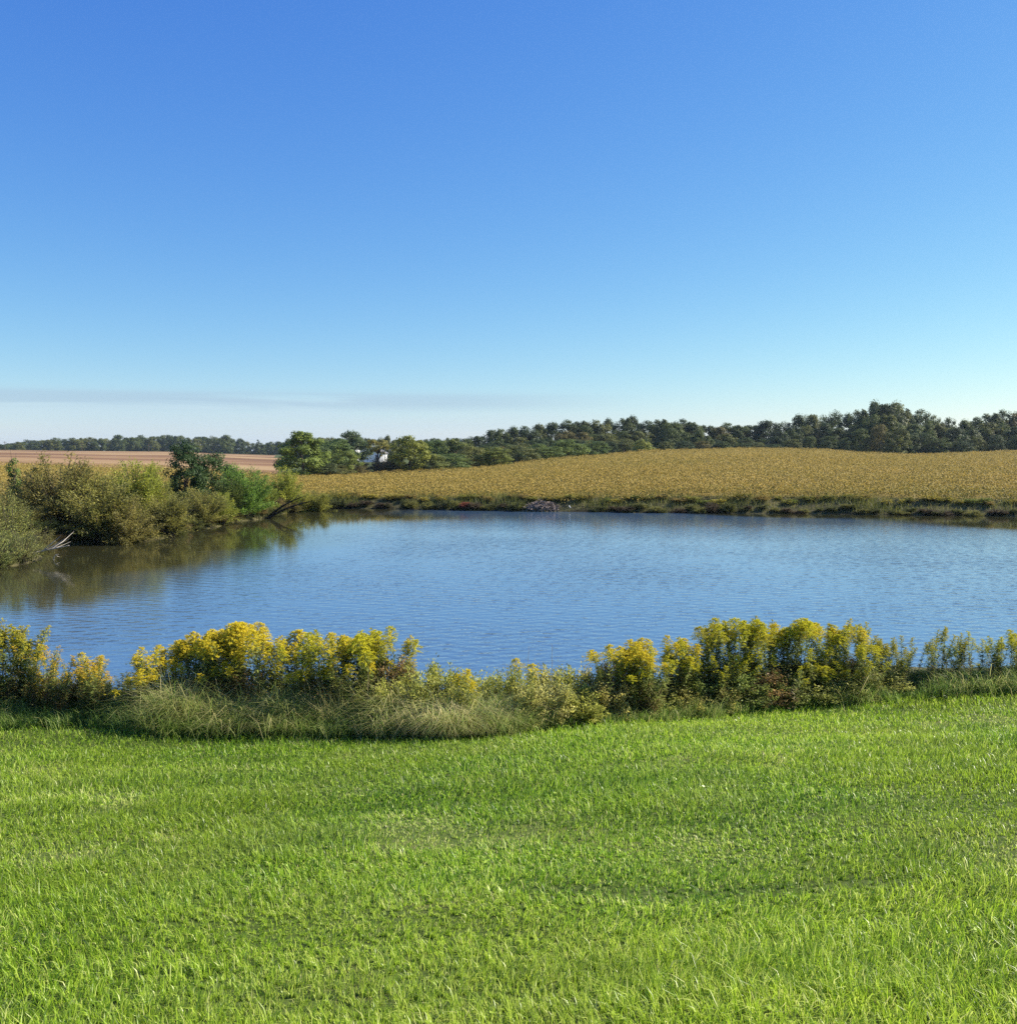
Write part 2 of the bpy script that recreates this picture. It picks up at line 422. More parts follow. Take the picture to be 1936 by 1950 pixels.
wX, wY = np.meshgrid(wx, wy)
sdw = pond_sd(wX, wY)
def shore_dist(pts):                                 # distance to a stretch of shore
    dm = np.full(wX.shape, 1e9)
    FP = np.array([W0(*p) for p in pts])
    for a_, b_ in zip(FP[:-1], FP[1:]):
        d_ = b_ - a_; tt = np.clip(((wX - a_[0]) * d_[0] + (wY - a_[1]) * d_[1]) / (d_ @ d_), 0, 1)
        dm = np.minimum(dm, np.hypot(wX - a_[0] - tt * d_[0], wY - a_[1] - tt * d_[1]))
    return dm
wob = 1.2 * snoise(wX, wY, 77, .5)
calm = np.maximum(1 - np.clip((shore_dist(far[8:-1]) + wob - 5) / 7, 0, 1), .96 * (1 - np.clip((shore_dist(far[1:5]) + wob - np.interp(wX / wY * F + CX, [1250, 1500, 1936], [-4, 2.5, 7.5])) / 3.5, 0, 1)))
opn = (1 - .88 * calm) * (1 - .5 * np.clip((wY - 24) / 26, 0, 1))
wi, wj = np.meshgrid(np.arange(109), np.arange(149), indexing='ij')
wq = np.stack([wi * 150 + wj, wi * 150 + wj + 1, (wi + 1) * 150 + wj + 1, (wi + 1) * 150 + wj], -1).reshape(-1, 4)
keep = (sdw.ravel()[wq] < 1.2).any(1)
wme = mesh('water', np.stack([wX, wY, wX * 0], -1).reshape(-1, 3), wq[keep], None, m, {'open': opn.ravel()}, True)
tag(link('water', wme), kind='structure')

# ------------------------------------------------------------------ lawn grass and unmown grass (nobody could count them)
def blades(rng, x, y, z, h, w, lean, az, tint, face=None):
    n = len(x)
    base = np.stack([x, y, z], -1)
    ld = np.stack([np.cos(az), np.sin(az), az * 0], -1)
    fa = rng.uniform(0, math.pi, n) if face is None else face
    sd_ = np.stack([np.cos(fa), np.sin(fa), fa * 0], -1)
    up = np.array([0, 0, 1.0])
    mid = base + up * (h * .58)[:, None] + ld * (lean * h * .32)[:, None]
    tip = base + up * (h * np.sqrt(np.clip(1 - (lean * .8) ** 2, .1, 1)))[:, None] + ld * (lean * h)[:, None]
    wv = sd_ * (w * .5)[:, None]
    V = np.stack([base - wv, base + wv, mid + wv * .85, mid - wv * .85, tip], 1).reshape(-1, 3)
    k = np.arange(n)[:, None] * 5
    return V, k + np.array([[0, 1, 2, 3]]), k + np.array([[3, 2, 4]]), np.repeat(tint, 5)
rng = np.random.default_rng(11)
XS, YS = [], []
for ya, yb, dens in ((2.6, 4.5, 9500), (4.5, 6.5, 7500), (6.5, 9, 5000), (9, 12, 3400), (12, 17.5, 2400)):
    wid = .60 * yb + 1.6
    n = int(dens * (yb - ya) * wid * 2)
    XS.append(rng.uniform(-wid, wid, n)); YS.append(rng.uniform(ya, yb, n))
x, y = np.concatenate(XS), np.concatenate(YS)
ok = (y < edge_y(x) + .12 + .1 * snoise(x, y, 21, 5)) & (np.abs(x) < .60 * y + 1.6)
x, y = x[ok], y[ok]
# clumping: pull blades towards tuft centres
x += .02 * np.sin(x * 61 + 3 * np.sin(y * 17)); y += .02 * np.sin(y * 57 + 3 * np.sin(x * 19))
worn = np.clip(snoise(x, y * 1.6, 31, 1.1) * 1.5 - .85, 0, 1) * np.clip(snoise(x, y, 32, 4.0) + .6, 0, 1)                     # thin dry spots
rx0, ry0 = GND(960, 1700); rx1, ry1 = GND(1720, 1692)
rut_y = np.interp(x, [rx0, rx1], [ry0, ry1]) + .05 * np.sin(x * 4)
rut = np.exp(-((y - rut_y) / .13) ** 2) * np.clip((x - rx0) * 3, 0, 1) * np.clip((rx1 + .2 - x) * 3, 0, 1)
keepm = rng.random(len(x)) > .35 * worn + .5 * rut
x, y, worn, rut = x[keepm], y[keepm], worn[keepm], rut[keepm]
n = len(x)
for sx_, sy_, sr_ in ((530, 1552, .16), (672, 1514, .22), (765, 1556, .26), (880, 1590, .16), (1350, 1606, .3), (1060, 1545, .2), (1400, 1640, .22), (330, 1600, .18)):
    qx, qy = GND(sx_, sy_); worn = np.maximum(worn, .95 * np.exp(-((x - qx) ** 2 + ((y - qy) * 1.3) ** 2) / sr_ ** 2) * np.clip(snoise(x, y, sx_, 14.) * .5 + .75, 0, 1))
lush = snoise(x, y, 41, 1.4) + .5 * snoise(x, y, 42, 9.0)
h = rng.gamma(6, .0092, n) * (1 + .3 * lush) * (1 - .45 * worn - .4 * rut)
h *= np.where(rng.random(n) < .35, rng.uniform(.4, .75, n), 1.0)                       # short new blades under the cut ones
h = np.clip(h, .02, .15) * np.interp(y, [3, 7, 16], [1.15, .95, 1.0])
h *= 1 + .35 * np.clip(1 - (edge_y(x) - y) / .45, 0, 1)
w = rng.uniform(.0028, .0055, n) * np.interp(y, [3, 6, 15], [1, 1.15, 1.9])
tint = np.clip(rng.normal(.45, .3, n) + .12 * snoise(x, y, 51, .8) + .42 * worn * rng.random(n) - .35 * rut, 0, .93)  # rut blades tinted darker, standing in for shade in an unmodelled dip
tint = np.where(rng.random(n) < .035 + .3 * worn, rng.uniform(.93, 1, n), tint)
lean = np.clip(rng.gamma(2.8, .27, n), 0, 1.2)
az = rng.normal(0, 1.3, n) + 2.6 + 1.6 * snoise(x * .35, y * 1.7, 71, 1.6) + 1.4 * np.sin((y - .15 * x) * 4.2)   # mower swaths and trampled patches
z = H(x, y) - .004
V, Q, T, tt = blades(rng, x, y, z, h, w, lean, az, tint)
tag(link('lawn_grass', mesh('lawn_grass', V, Q, T, M['grass'], {'tint': tt})), 'short bright green mown grass covering the near slope', 'grass', kind='stuff')
# broad-leaved clover and dandelion leaves between the blades
n = 9000
x = rng.uniform(-7, 8, n); y = rng.uniform(3.2, 14, n)
ok = (y < edge_y(x) - .2) & (snoise(x, y, 61, 1.3) > .05) & (np.abs(x) < .56 * y + .6); x, y = x[ok], y[ok]; n = len(x)
nrm = unit(np.stack([rng.normal(0, .45, n), rng.normal(0, .45, n), np.ones(n)], -1)); d = perp(rng, nrm)
gq = Geo(); gq.leaves(np.stack([x, y, H(x, y) + rng.uniform(.025, .06, n)], -1), d, np.cross(nrm, d), rng.uniform(.015, .04, n), rng.uniform(.012, .022, n), rng.uniform(.25, .8, n))
tag(link('clover', gq.mesh('clover', M['grass'])), 'small clover and dandelion leaves scattered through the lawn', 'clover', kind='stuff')

# unmown grass fringe on the near bank
def fringe(n, pxa, pxb, f0, f1, hm, tmean, tsd, seed, leanm=.55, wid=.006):
    r = np.random.default_rng(seed)
    px = r.uniform(pxa, pxb, n)
    x = (px - CX) / F * 13.4
    y = edge_y(x) + r.uniform(f0, f1, n) + .13 * snoise(x, x * 0, 131, 2.6) + .06 * snoise(x, x * 0, 132, 9.) - .22 * (r.random(n) < .05) * r.random(n)
    ok = pond_sd(x, y) > .05; x, y = x[ok], y[ok]; n = len(x)
    cl = snoise(x, y, seed + 1, 3.0)
    h = hm * r.gamma(9, 1 / 9, n) * (1 + .35 * cl)
    az = r.normal(-1.7, 1.5, n) + 2.0 * snoise(x, y, seed + 2, 2.2)
    return blades(r, x, y, H(x, y) - .01, h, r.uniform(.6, 1.3, n) * wid, np.clip(r.normal(leanm, .25, n) + .15 * cl, .05, 1.15), az,
                  np.clip(r.normal(tmean, tsd, n) + .15 * cl, 0, 1))
parts = [fringe(15000, -150, 320, -.05, .9, .20, .36, .2, 101, .7), fringe(26000, 290, 1010, -.02, .5, .26, .54, .22, 102, .85, .007), fringe(26000, 290, 1010, .3, .95, .40, .62, .22, 108, .8, .007),
         fringe(9000, 420, 1010, .0, .7, .30, .68, .2, 103, .95, .007), fringe(9000, 980, 1320, -.02, .7, .2, .5, .25, 104, .7),
         fringe(8000, 1300, 1700, -.02, .6, .16, .4, .22, 105, .6), fringe(28000, 1620, 2500, -.02, 1.0, .24, .38, .24, 106, .7), fringe(3500, 330, 760, .3, .8, .40, .88, .1, 107, .5, .005)]
Vs, Qs, Ts, ts, k = [], [], [], [], 0
for V, Q, T, tt in parts: Vs.append(V); Qs.append(Q + k); Ts.append(T + k); ts.append(tt); k += len(V)
tag(link('uncut_grass', mesh('uncut_grass', np.vstack(Vs), np.vstack(Qs), np.vstack(Ts), M['tallgrass'], {'tint': np.concatenate(ts)})),
    'long pale arching grass along the foot of the near bank', 'tall grass', kind='stuff')

# long grass along the far bank and the left shore
r = np.random.default_rng(120)
FW = np.array([W0(*p) for p in far[1:-2]]); seg = np.hypot(*np.diff(FW, axis=0).T); cum = np.concatenate([[0], np.cumsum(seg)])
u = r.uniform(0, cum[-1], 60000); x = np.interp(u, cum, FW[:, 0]) + r.normal(0, 1.2, 60000); y = np.interp(u, cum, FW[:, 1]) + r.uniform(-1, 4.5, 60000)
d = pond_sd(x, y); ok = (d > -.05) & (d < 2.4) & ~((x / y * F + CX > 1004) & (x / y * F + CX < 1064) & (d < .8)); x, y, d = x[ok], y[ok], d[ok]; n = len(x)
cl = snoise(x, y, 121, .9); far_h = r.gamma(8, .041, n) * (1 + .6 * cl) * np.interp(d, [0, .4, 3], [.7, 1, .8])
V, Q, T, tt = blades(r, x, y, H(x, y) - .02, np.clip(far_h, .12, .9), r.uniform(.012, .026, n), np.clip(r.normal(.5, .3, n), 0, 1.1), r.uniform(0, 6.28, n), np.clip(r.normal(.28, .2, n) + .2 * snoise(x, y, 122, .5) + .13 * d, 0, 1), r.normal(0, .6, n))
tag(link('bank_grass', mesh('bank_grass', V, Q, T, M['bankgrass'], {'tint': tt})), 'rough grass fringing the far bank and the left shore', 'grass', kind='stuff')

# soybean crop across the far slope
def crop(n, pxa, pxb, ya, yb, seed, lim):
    r = np.random.default_rng(seed)
    y = ya * (yb / ya) ** r.random(n); px = r.uniform(pxa, pxb, n)
    x = (px - CX) / F * y
    ok = lim(px, y) & (pond_sd(x, y) > 1.5 + .5 * snoise(x, y, 9, .6)); x, y = x[ok], y[ok]; n = len(x)
    row = np.sin((x * .35 + y) * 2 * math.pi / .9)
    lump = snoise(x, y, seed + 1, 2.2) + .5 * snoise(x, y, seed + 2, .7)
    z = H(x, y) + .42 + .16 * row * .5 + .13 * lump - .35 * r.random(n) ** 2
    nrm = unit(np.stack([r.normal(0, .6, n), r.normal(-.15, .6, n), np.full(n, .8)], -1)); d = perp(r, nrm)
    L = r.uniform(.085, .14, n) * np.interp(y, [60, 200], [1, 1.35])
    g = Geo(); g.leaves(np.stack([x, y, z], -1), d, np.cross(nrm, d), L, L * .75, np.clip(r.normal(.5, .22, n) * 1.0 + .08 * lump - .16 * np.clip((72 - y) / 12, 0, 1), 0, 1))
    return g
g = crop(620000, 560, 2350, 58, 214, 201, lambda px, y: y < crest_y(px) + 9)
tag(link('soybean_crop', g.mesh('soybean_crop', M['soy'])), 'golden ripening soybean crop covering the slope beyond the pond', 'crop', kind='stuff')
g = crop(80000, -400, 560, 55, 150, 202, lambda px, y: y > np.interp(px, [0, 560], [52, 66]))
tag(link('soybean_crop', g.mesh('soybean_crop_behind', M['soy'])), 'strip of yellow crop behind the shrubs on the left shore', 'crop', kind='stuff')

# ------------------------------------------------------------------ tree and shrub templates (height 1, about 0.7 wide)
def crown_clumps(rng, g, cz, rxy, rz, nc, nl, cr, L, taper=0., zmin=.06, flat=1.):
    ph = rng.uniform(0, 6.28, 6)
    for i in range(nc):
        v = unit(rng.normal(size=3)); rad = rng.uniform(.45, 1.0) ** .6
        az = math.atan2(v[1], v[0])
        lump = 1 + .16 * math.sin(2 * az + ph[0]) + .12 * math.sin(3 * az + ph[1] + 4 * v[2])
        z = cz + rz * rad * v[2]
        tp = 1 - taper * max(0., (z - .25) / .75)
        c = np.array([rxy * rad * v[0] * lump * tp, rxy * rad * v[1] * lump * tp, z])
        if c[2] < zmin: c[2] = zmin + rng.uniform(0, .08)
        r_ = cr * rng.uniform(.65, 1.35) * (1 - .4 * taper * max(0., z))
        n = int(nl * rng.uniform(.7, 1.3))
        dv = unit(rng.normal(size=(n, 3))); rr = r_ * rng.random(n) ** .35
        pos = c + dv * rr[:, None] * np.array([1.15, 1.15, .85 * flat])
        nrm = unit(dv + .5 * unit(c - np.array([0, 0, cz * .8])) + rng.normal(0, .45, (n, 3)) + np.array([0, 0, .35]))
        d = perp(rng, nrm)
        ll = L * rng.uniform(.6, 1.4, n)
        g.leaves(pos, d, np.cross(nrm, d), ll, ll * .7, np.clip(rng.normal(.45, .11, n) + rng.normal(0, .12), 0, 1))
def trunk_geo(rng, h0, r0, spread, nl, lean=0.):
    g = Geo()
    pts = [(lean * t * t + .01 * rng.normal(), .01 * rng.normal(), t * h0) for t in np.linspace(0, 1, 6)]
    pts[0] = (0, 0, -.03)
    g.tube(pts, np.linspace(r0, r0 * .55, 6), 7)
    for i in range(nl):
        a = rng.uniform(0, 6.28); zb = h0 * rng.uniform(.5, .95); e = spread * rng.uniform(.5, .95)
        p0 = np.array([lean * (zb / h0) ** 2, 0, zb]); p1 = np.array([math.cos(a) * e * .5, math.sin(a) * e * .5, zb + .14]); p2 = np.array([math.cos(a) * e, math.sin(a) * e, zb + .3 * rng.uniform(.6, 1.2)])
        g.tube([p0, (p0 + p1) / 2 + .01, p1, (p1 + p2) / 2, p2], np.linspace(r0 * .5, r0 * .12, 5), 5)
    return g
TPL = {}
def template(kind, trunk, crown, cmat='crown'):
    TPL.setdefault(kind, []).append((trunk.mesh(kind + '_trunk', M['bark'], True), crown.mesh(kind + '_crown', M[cmat])))
for s in range(5):
    r = np.random.default_rng(300 + s); g = Geo()
    crown_clumps(r, g, .52, .33, .46, 82, 120, .088, .034, zmin=.07)
    template('oak', trunk_geo(r, .5, .022, .25, 7), g)
for s in range(3):
    r = np.random.default_rng(320 + s); g = Geo()
    crown_clumps(r, g, .46, .37, .50, 85, 120, .088, .030, zmin=.05)
    template('round', trunk_geo(r, .4, .02, .22, 6), g)
for s in range(2):
    r = np.random.default_rng(330 + s); g = Geo()
    crown_clumps(r, g, .47, .35, .50, 90, 120, .08, .029, taper=.55, zmin=.06)
    template('cone', trunk_geo(r, .75, .02, .16, 8), g)
r = np.random.default_rng(340); g = Geo()
crown_clumps(r, g, .76, .40, .17, 34, 90, .075, .032, zmin=.5, flat=.6)
for k in range(5):                                   # a few lower boughs
    crown_clumps(r, g, .55, .3, .08, 1, 70, .06, .03, zmin=.4, flat=.6)
template('flat', trunk_geo(r, .62, .026, .34, 9), g)
r = np.random.default_rng(345); g = Geo()
crown_clumps(r, g, .55, .11, .44, 22, 90, .06, .03, taper=.35, zmin=.1)
template('narrow', trunk_geo(r, .7, .014, .08, 5), g)
def bushy(rng, ns, nleaf, L, Wd, zc=.5, spread=.45, up=.5, jit=.035, stemr=.006):
    """many thin arching stems from one root, small leaves all along them"""
    tr, g = Geo(), Geo()
    for i in range(ns):
        a = rng.uniform(0, 6.28); el = rng.uniform(0, 1) ** .75
        end = np.array([math.cos(a) * spread * math.sqrt(1 - (el * .93) ** 2) * rng.uniform(.75, 1.1), math.sin(a) * spread * math.sqrt(1 - (el * .93) ** 2) * rng.uniform(.75, 1.1), .12 + .86 * el * rng.uniform(.82, 1.03)])
        b0 = np.array([math.cos(a) * .08 * rng.random(), math.sin(a) * .08 * rng.random(), -.02])
        c1 = np.array([end[0] * .45, end[1] * .45, end[2] * (up + .25 * rng.random())])
        tv = np.linspace(0, 1, 6)[:, None]
        pts = (1 - tv) ** 2 * b0 + 2 * tv * (1 - tv) * c1 + tv ** 2 * end
        tr.tube(pts, np.linspace(stemr, stemr * .25, 6), 4, tint=rng.random())
        n = int(nleaf / ns * rng.uniform(.6, 1.4))
        t_ = rng.uniform(.18, 1.02 if i % 4 else .72, n)[:, None] ** .8
        pos = (1 - t_) ** 2 * b0 + 2 * t_ * (1 - t_) * c1 + t_ ** 2 * end + rng.normal(0, jit, (n, 3))
        pos[:, 2] = np.maximum(pos[:, 2], .01)
        tan = unit(2 * (1 - t_) * (c1 - b0) + 2 * t_ * (end - c1))
        d = unit(tan * .7 + rng.normal(0, .6, (n, 3))); sd_ = perp(rng, d)
        g.leaves(pos, d, sd_, L * rng.uniform(.6, 1.4, n), Wd * rng.uniform(.7, 1.3, n), np.clip(rng.normal(.45, .17, n) + rng.normal(0, .19), 0, 1))
    return tr, g
for s in range(4):
    r = np.random.default_rng(350 + s); tr, g = bushy(r, 105, 14500, .036, .0105, jit=.026)
    template('willow', tr, g)
for s in range(2):
    r = np.random.default_rng(356 + s); tr, g = bushy(r, 70, 4200, .036, .012, jit=.03, stemr=.007)
    template('twiggy', tr, g)
for s in range(3):
    r = np.random.default_rng(360 + s); tr, g = bushy(r, 70, 5200, .050, .022, up=.6)
    template('herb', tr, g, 'herb')

def plant(kind, var, px, Y, top, wpx, col, name, label, cat, group=None, rot=None, single=False, sink=0.):
    """a tree or shrub at depth Y whose top shows at photo row top and whose crown is wpx photo pixels wide"""
    x = (px - CX) / F * Y
    zg = h1(x, Y) - sink
    hgt = max(Zat(top, Y) - zg, .3)
    wm = wpx / F * Y
    tr, cr = TPL[kind][var % len(TPL[kind])]
    base = {'oak': .74, 'round': .84, 'cone': .70, 'flat': .9, 'narrow': .3, 'willow': .9, 'herb': .9, 'twiggy': .9}[kind]
    sc = (wm / base, wm / base, hgt)
    rot = random.uniform(0, 6.28) if rot is None else rot
    if single:
        o = link(name, cr); o.color = (*col, 1)
        root = o
    else:
        root = bpy.data.objects.new(name, None); COL.objects.link(root)
        root.empty_display_size = .3
        t_ = link('stems' if kind in ('willow', 'herb', 'twiggy') else 'trunk', tr, root)
        c_ = link('foliage' if kind in ('willow', 'herb', 'twiggy') else 'crown', cr, root); c_.color = (*col, 1)
    root.location = (x, Y, zg); root.scale = sc; root.rotation_euler = (0, 0, rot)
    tag(root, label, cat, group)
    return root

random.seed(7)
OLIVE, DKGREEN, MIDGREEN, YELGREEN, BROWNOL, GREYOL = (.145, .135, .04), (.03, .05, .018), (.07, .125, .022), (.19, .20, .037), (.145, .125, .043), (.12, .115, .05)
# shrubs on the left shore
SH = 'shrubs on the left shore'
def shrub(kind, var, px, Y, top, w, col, label, name='willow_shrub', cat='shrub'):
    return plant(kind, var, px, Y, top, w, col, name, label, cat, SH)
shrub('willow', 0, 112, 43.5, 860, 175, BROWNOL, 'tallest olive brown willow shrub at the water near the dead branch')
shrub('twiggy', 1, 45, 45, 900, 130, GREYOL, 'grey brown thinning shrub behind the sapling at the frame edge')
shrub('willow', 2, 190, 42.5, 900, 180, OLIVE, 'broad olive shrub overhanging the water between two taller ones')
shrub('willow', 3, 262, 46, 864, 130, YELGREEN, 'bright yellow green willow with a rounded top')
shrub('willow', 0, 240, 42.4, 945, 140, BROWNOL, 'low brown olive shrub trailing at the waterline under the yellow green willow')
shrub('willow', 1, 320, 45.2, 930, 120, OLIVE, 'low olive shrub just right of the yellow green willow')
shrub('round', 1, 352, 58, 838, 92, (.028, .05, .018), 'darkest tall tree rising behind the shore shrubs', 'shore_tree', 'tree')
shrub('round', 0, 408, 60, 862, 112, (.045, .07, .026), 'dark green leafy tree beside the darkest shore tree', 'shore_tree', 'tree')
shrub('willow', 2, 385, 50, 925, 110, OLIVE, 'thin olive shrub with bare twigs below the dark trees')
shrub('willow', 3, 420, 52, 930, 70, YELGREEN, 'small yellow leaved shrub left of the bright green bush')
shrub('willow', 2, 466, 56, 880, 122, (.095, .155, .03), 'bright green rounded bush on the point of the left shore', 'green_bush')
shrub('willow', 0, 545, 63, 886, 78, YELGREEN, 'yellow green willow leaning out over the pond corner')
shrub('willow', 1, 600, 64, 930, 76, (.17, .165, .035), 'low yellowish shrub in the far left corner of the pond')
shrub('twiggy', 0, 15, 37.5, 955, 110, (.16, .165, .05), 'pale green bush beside the dead branch at the frame edge')
shrub('willow', 3, -90, 36, 900, 170, OLIVE, 'large olive shrub half cut off by the frame edge')
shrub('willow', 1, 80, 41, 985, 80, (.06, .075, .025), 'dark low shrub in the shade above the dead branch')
shrub('willow', 2, 75, 44.5, 890, 110, (.13, .10, .045), 'brown grey shrub just left of the tallest willow shrub')
shrub('willow', 1, 165, 44, 884, 120, OLIVE, 'tall olive shrub close behind the tallest brown one')
shrub('willow', 0, 215, 47, 896, 110, (.16, .15, .035), 'olive yellow shrub leaning against the rounded yellow green willow')
shrub('willow', 3, 300, 47, 905, 90, (.14, .14, .035), 'olive shrub filling the notch right of the yellow green willow')
shrub('willow', 1, 435, 55, 905, 70, (.09, .11, .03), 'dull green shrub between the dark trees and the bright green bush')
shrub('willow', 2, 505, 60, 915, 60, (.15, .17, .03), 'small yellow green shrub right behind the bright green bush')
shrub('willow', 0, 5, 40, 930, 100, (.14, .14, .05), 'pale leafy shrub at the frame edge above the dead branch')
shrub('willow', 3, 55, 41.5, 960, 90, (.13, .12, .045), 'straggly olive shrub over the dark gap beside the branch')
shrub('twiggy', 1, -25, 32.8, 985, 130, (.15, .16, .055), 'low pale green bush at the water just inside the frame edge')
shrub('twiggy', 0, 38, 34.6, 1000, 90, (.14, .14, .055), 'low pale bush above the root of the dead branch')
shrub('twiggy', 1, 74, 38.6, 995, 70, (.12, .11, .045), 'small straw olive bush behind the tip of the dead branch')
shrub('willow', 2, 415, 53.4, 962, 80, (.13, .125, .035), 'low olive shrub hanging over the water below the dull green one')
shrub('willow', 3, 360, 49.6, 965, 80, (.11, .10, .035), 'low brown olive shrub on the waterline left of the bare twigs')
shrub('willow', 1, 492, 58.2, 958, 60, (.11, .13, .035), 'low green shrub at the foot of the leaning trunks')
shrub('narrow', 0, 28, 44, 858, 34, (.085, .12, .035), 'slim young sapling with a leafy top above the grey shrub', 'sapling', 'tree')

for wx_, wy_ in [(p, float(np.interp(p, [q[0] for q in sorted(far)], [q[1] for q in sorted(far)]))) for p in list(range(-70, 130, 15)) + list(range(130, 560, 20))]:
    X_, Y_ = W0(wx_, wy_)
    for dd in (.35, 1.0):
        c_ = random.choice([(.13, .14, .05), (.16, .15, .06), (.10, .12, .04)] if wx_ < 70 else [(.09, .07, .03), (.11, .10, .03), (.07, .08, .025), (.15, .12, .05)])
        plant('herb', random.randrange(3), wx_ + random.uniform(-6, 6), Y_ + dd, wy_ - random.uniform(16, 34) * (1.4 if wx_ < 60 else 1), random.uniform(34, 55), c_, 'bank_weed',
              ('pale green weed at the waterline around the dead branch' if wx_ < 90 else 'brown olive weed at the waterline under the left shore shrubs'), 'weed', 'weeds along the left waterline')

# trees behind the field on the left of the ridge
FT = 'trees at the edge of the golden field'
def ftree(kind, var, px, Y, top, w, col, label): return plant(kind, var, px, Y, top - (7 if top < 846 else 3), w * 1.2, tuple(1.35 * v for v in col), 'field_tree', label, 'tree', FT, sink=.1)
ftree('cone', 0, 575, 136, 822, 88, (.075, .095, .022), 'large pointed tree at the left end of the golden field')
ftree('round', 1, 652, 142, 858, 60, (.085, .10, .026), 'rounded green tree just left of the white house')
ftree('oak', 2, 632, 165, 838, 76, (.05, .07, .025), 'dull green tree behind the large pointed tree')
ftree('oak', 3, 672, 230, 829, 62, (.045, .06, .026), 'dark tree behind the white silo shed')
ftree('flat', 0, 720, 152, 838, 46, (.105, .095, .03), 'flat topped tree with a bare trunk before the white house')
ftree('round', 2, 780, 150, 832, 74, (.10, .105, .022), 'big round yellowing tree right of the white house')
ftree('oak', 1, 830, 190, 842, 60, (.055, .075, .025), 'green tree behind the big yellowing tree')
ftree('oak', 4, 868, 176, 838, 50, (.07, .08, .025), 'upright green tree midway along the field edge')
ftree('round', 0, 825, 152, 868, 70, (.075, .085, .03), 'low bush under the big yellowing tree')
ftree('round', 1, 862, 156, 866, 76, (.06, .08, .026), 'low dark bush midway along the field edge')
ftree('round', 2, 903, 168, 850, 70, (.09, .09, .03), 'olive bush left of the dark round bush on the edge')
ftree('round', 0, 942, 163, 854, 66, (.075, .085, .02), 'dark round bush standing out at the field edge')
ftree('round', 1, 990, 172, 848, 66, (.07, .075, .03), 'olive bush right of the dark round bush')
ftree('round', 2, 1035, 178, 846, 70, (.065, .085, .026), 'green bush where the field edge begins to climb')
ftree('round', 0, 1082, 182, 843, 66, (.07, .09, .028), 'second green bush up the climbing field edge')
ftree('round', 1, 1128, 188, 845, 60, (.055, .075, .026), 'third green bush up the climbing field edge')
ftree('round', 2, 1222, 206, 842, 34, (.12, .125, .035), 'small bright bush before the dark ridge wood')
ftree('round', 0, 640, 140, 888, 60, (.075, .075, .03), 'scrubby bush under the rounded green tree')
ftree('round', 1, 735, 150, 882, 50, (.05, .055, .03), 'dark scrub at the foot of the white house')

ftree('round', 0, 690, 150, 882, 34, (.05, .05, .03), 'dark scrub left of the flat topped tree trunk')
ftree('willow', 2, 724, 149, 874, 40, (.06, .05, .035), 'twiggy brown scrub right of the flat topped tree trunk')
ftree('willow', 1, 750, 151, 872, 44, (.07, .06, .035), 'twiggy grey scrub before the big yellowing tree')
ftree('round', 2, 615, 139, 878, 56, (.045, .055, .025), 'dark bush just right of the large pointed tree')
ftree('oak', 0, 604, 150, 846, 50, (.045, .06, .025), 'dark leafy tree between the pointed and the dull green tree')
ftree('willow', 3, 680, 144, 884, 46, (.08, .07, .035), 'brownish thicket below the rounded green tree')

# ridge wood on the right: every tree its own
SKY = [(880, 842), (905, 826), (940, 814), (1000, 808), (1050, 803), (1100, 798), (1150, 800), (1200, 790), (1250, 797), (1300, 797), (1350, 804), (1400, 806), (1450, 804), (1500, 799),
       (1550, 786), (1600, 786), (1640, 776), (1685, 764), (1725, 776), (1765, 782), (1800, 788), (1830, 800), (1860, 786), (1900, 782), (1936, 782), (2300, 780)]
def sky_top(px): return float(np.interp(px, [s[0] for s in SKY], [s[1] for s in SKY]))
ZONES = [(1010, 'at the low left end'), (1160, 'above the climbing field edge'), (1330, 'left of the crest'), (1480, 'behind the crest of the field'), (1620, 'right of the crest'), (1780, 'above the dip in the field'), (9999, 'at the right frame edge')]
def zone(px): return next(z for lim, z in ZONES if px < lim)
SHADES = [((.045, .06, .022), 'dark green'), ((.06, .075, .025), 'dull green'), ((.08, .085, .028), 'olive'), ((.035, .05, .022), 'blackish green'), ((.10, .085, .035), 'russet tinged')]
for row, (step, dy, dep, names) in enumerate([(24, 0, 58, 'back'), (29, 17, 42, 'middle'), (33, 36, 28, 'front')]):
    px = 885 + 8 * row
    while px < 2080:
        Y = float(crest_y(px)) + dep + random.uniform(-5, 5) + (24 if px < 1250 else 0)
        top = sky_top(px) + dy + random.uniform(-5, 6) + (random.uniform(0, 10) if row else 0)
        top = min(top, 848)
        i = random.choices(range(5), [4, 3, 2, 3, 1])[0]
        wv = random.uniform(38, 60)
        plant('oak' if row < 2 and random.random() < .8 else 'round', random.randrange(5), px, Y, top, wv, SHADES[i][0], 'ridge_tree',
              '%s %s tree, %s row of ridge wood %s' % ('broad' if wv > 50 else 'slim', SHADES[i][1], names, zone(px)), 'tree', 'trees of the ridge wood')
        px += step * random.uniform(.75, 1.25)
plant('oak', 1, 1686, 238, 763, 78, (.04, .052, .022), 'ridge_tree', 'tallest broad dark tree standing above the ridge wood skyline', 'tree', 'trees of the ridge wood')

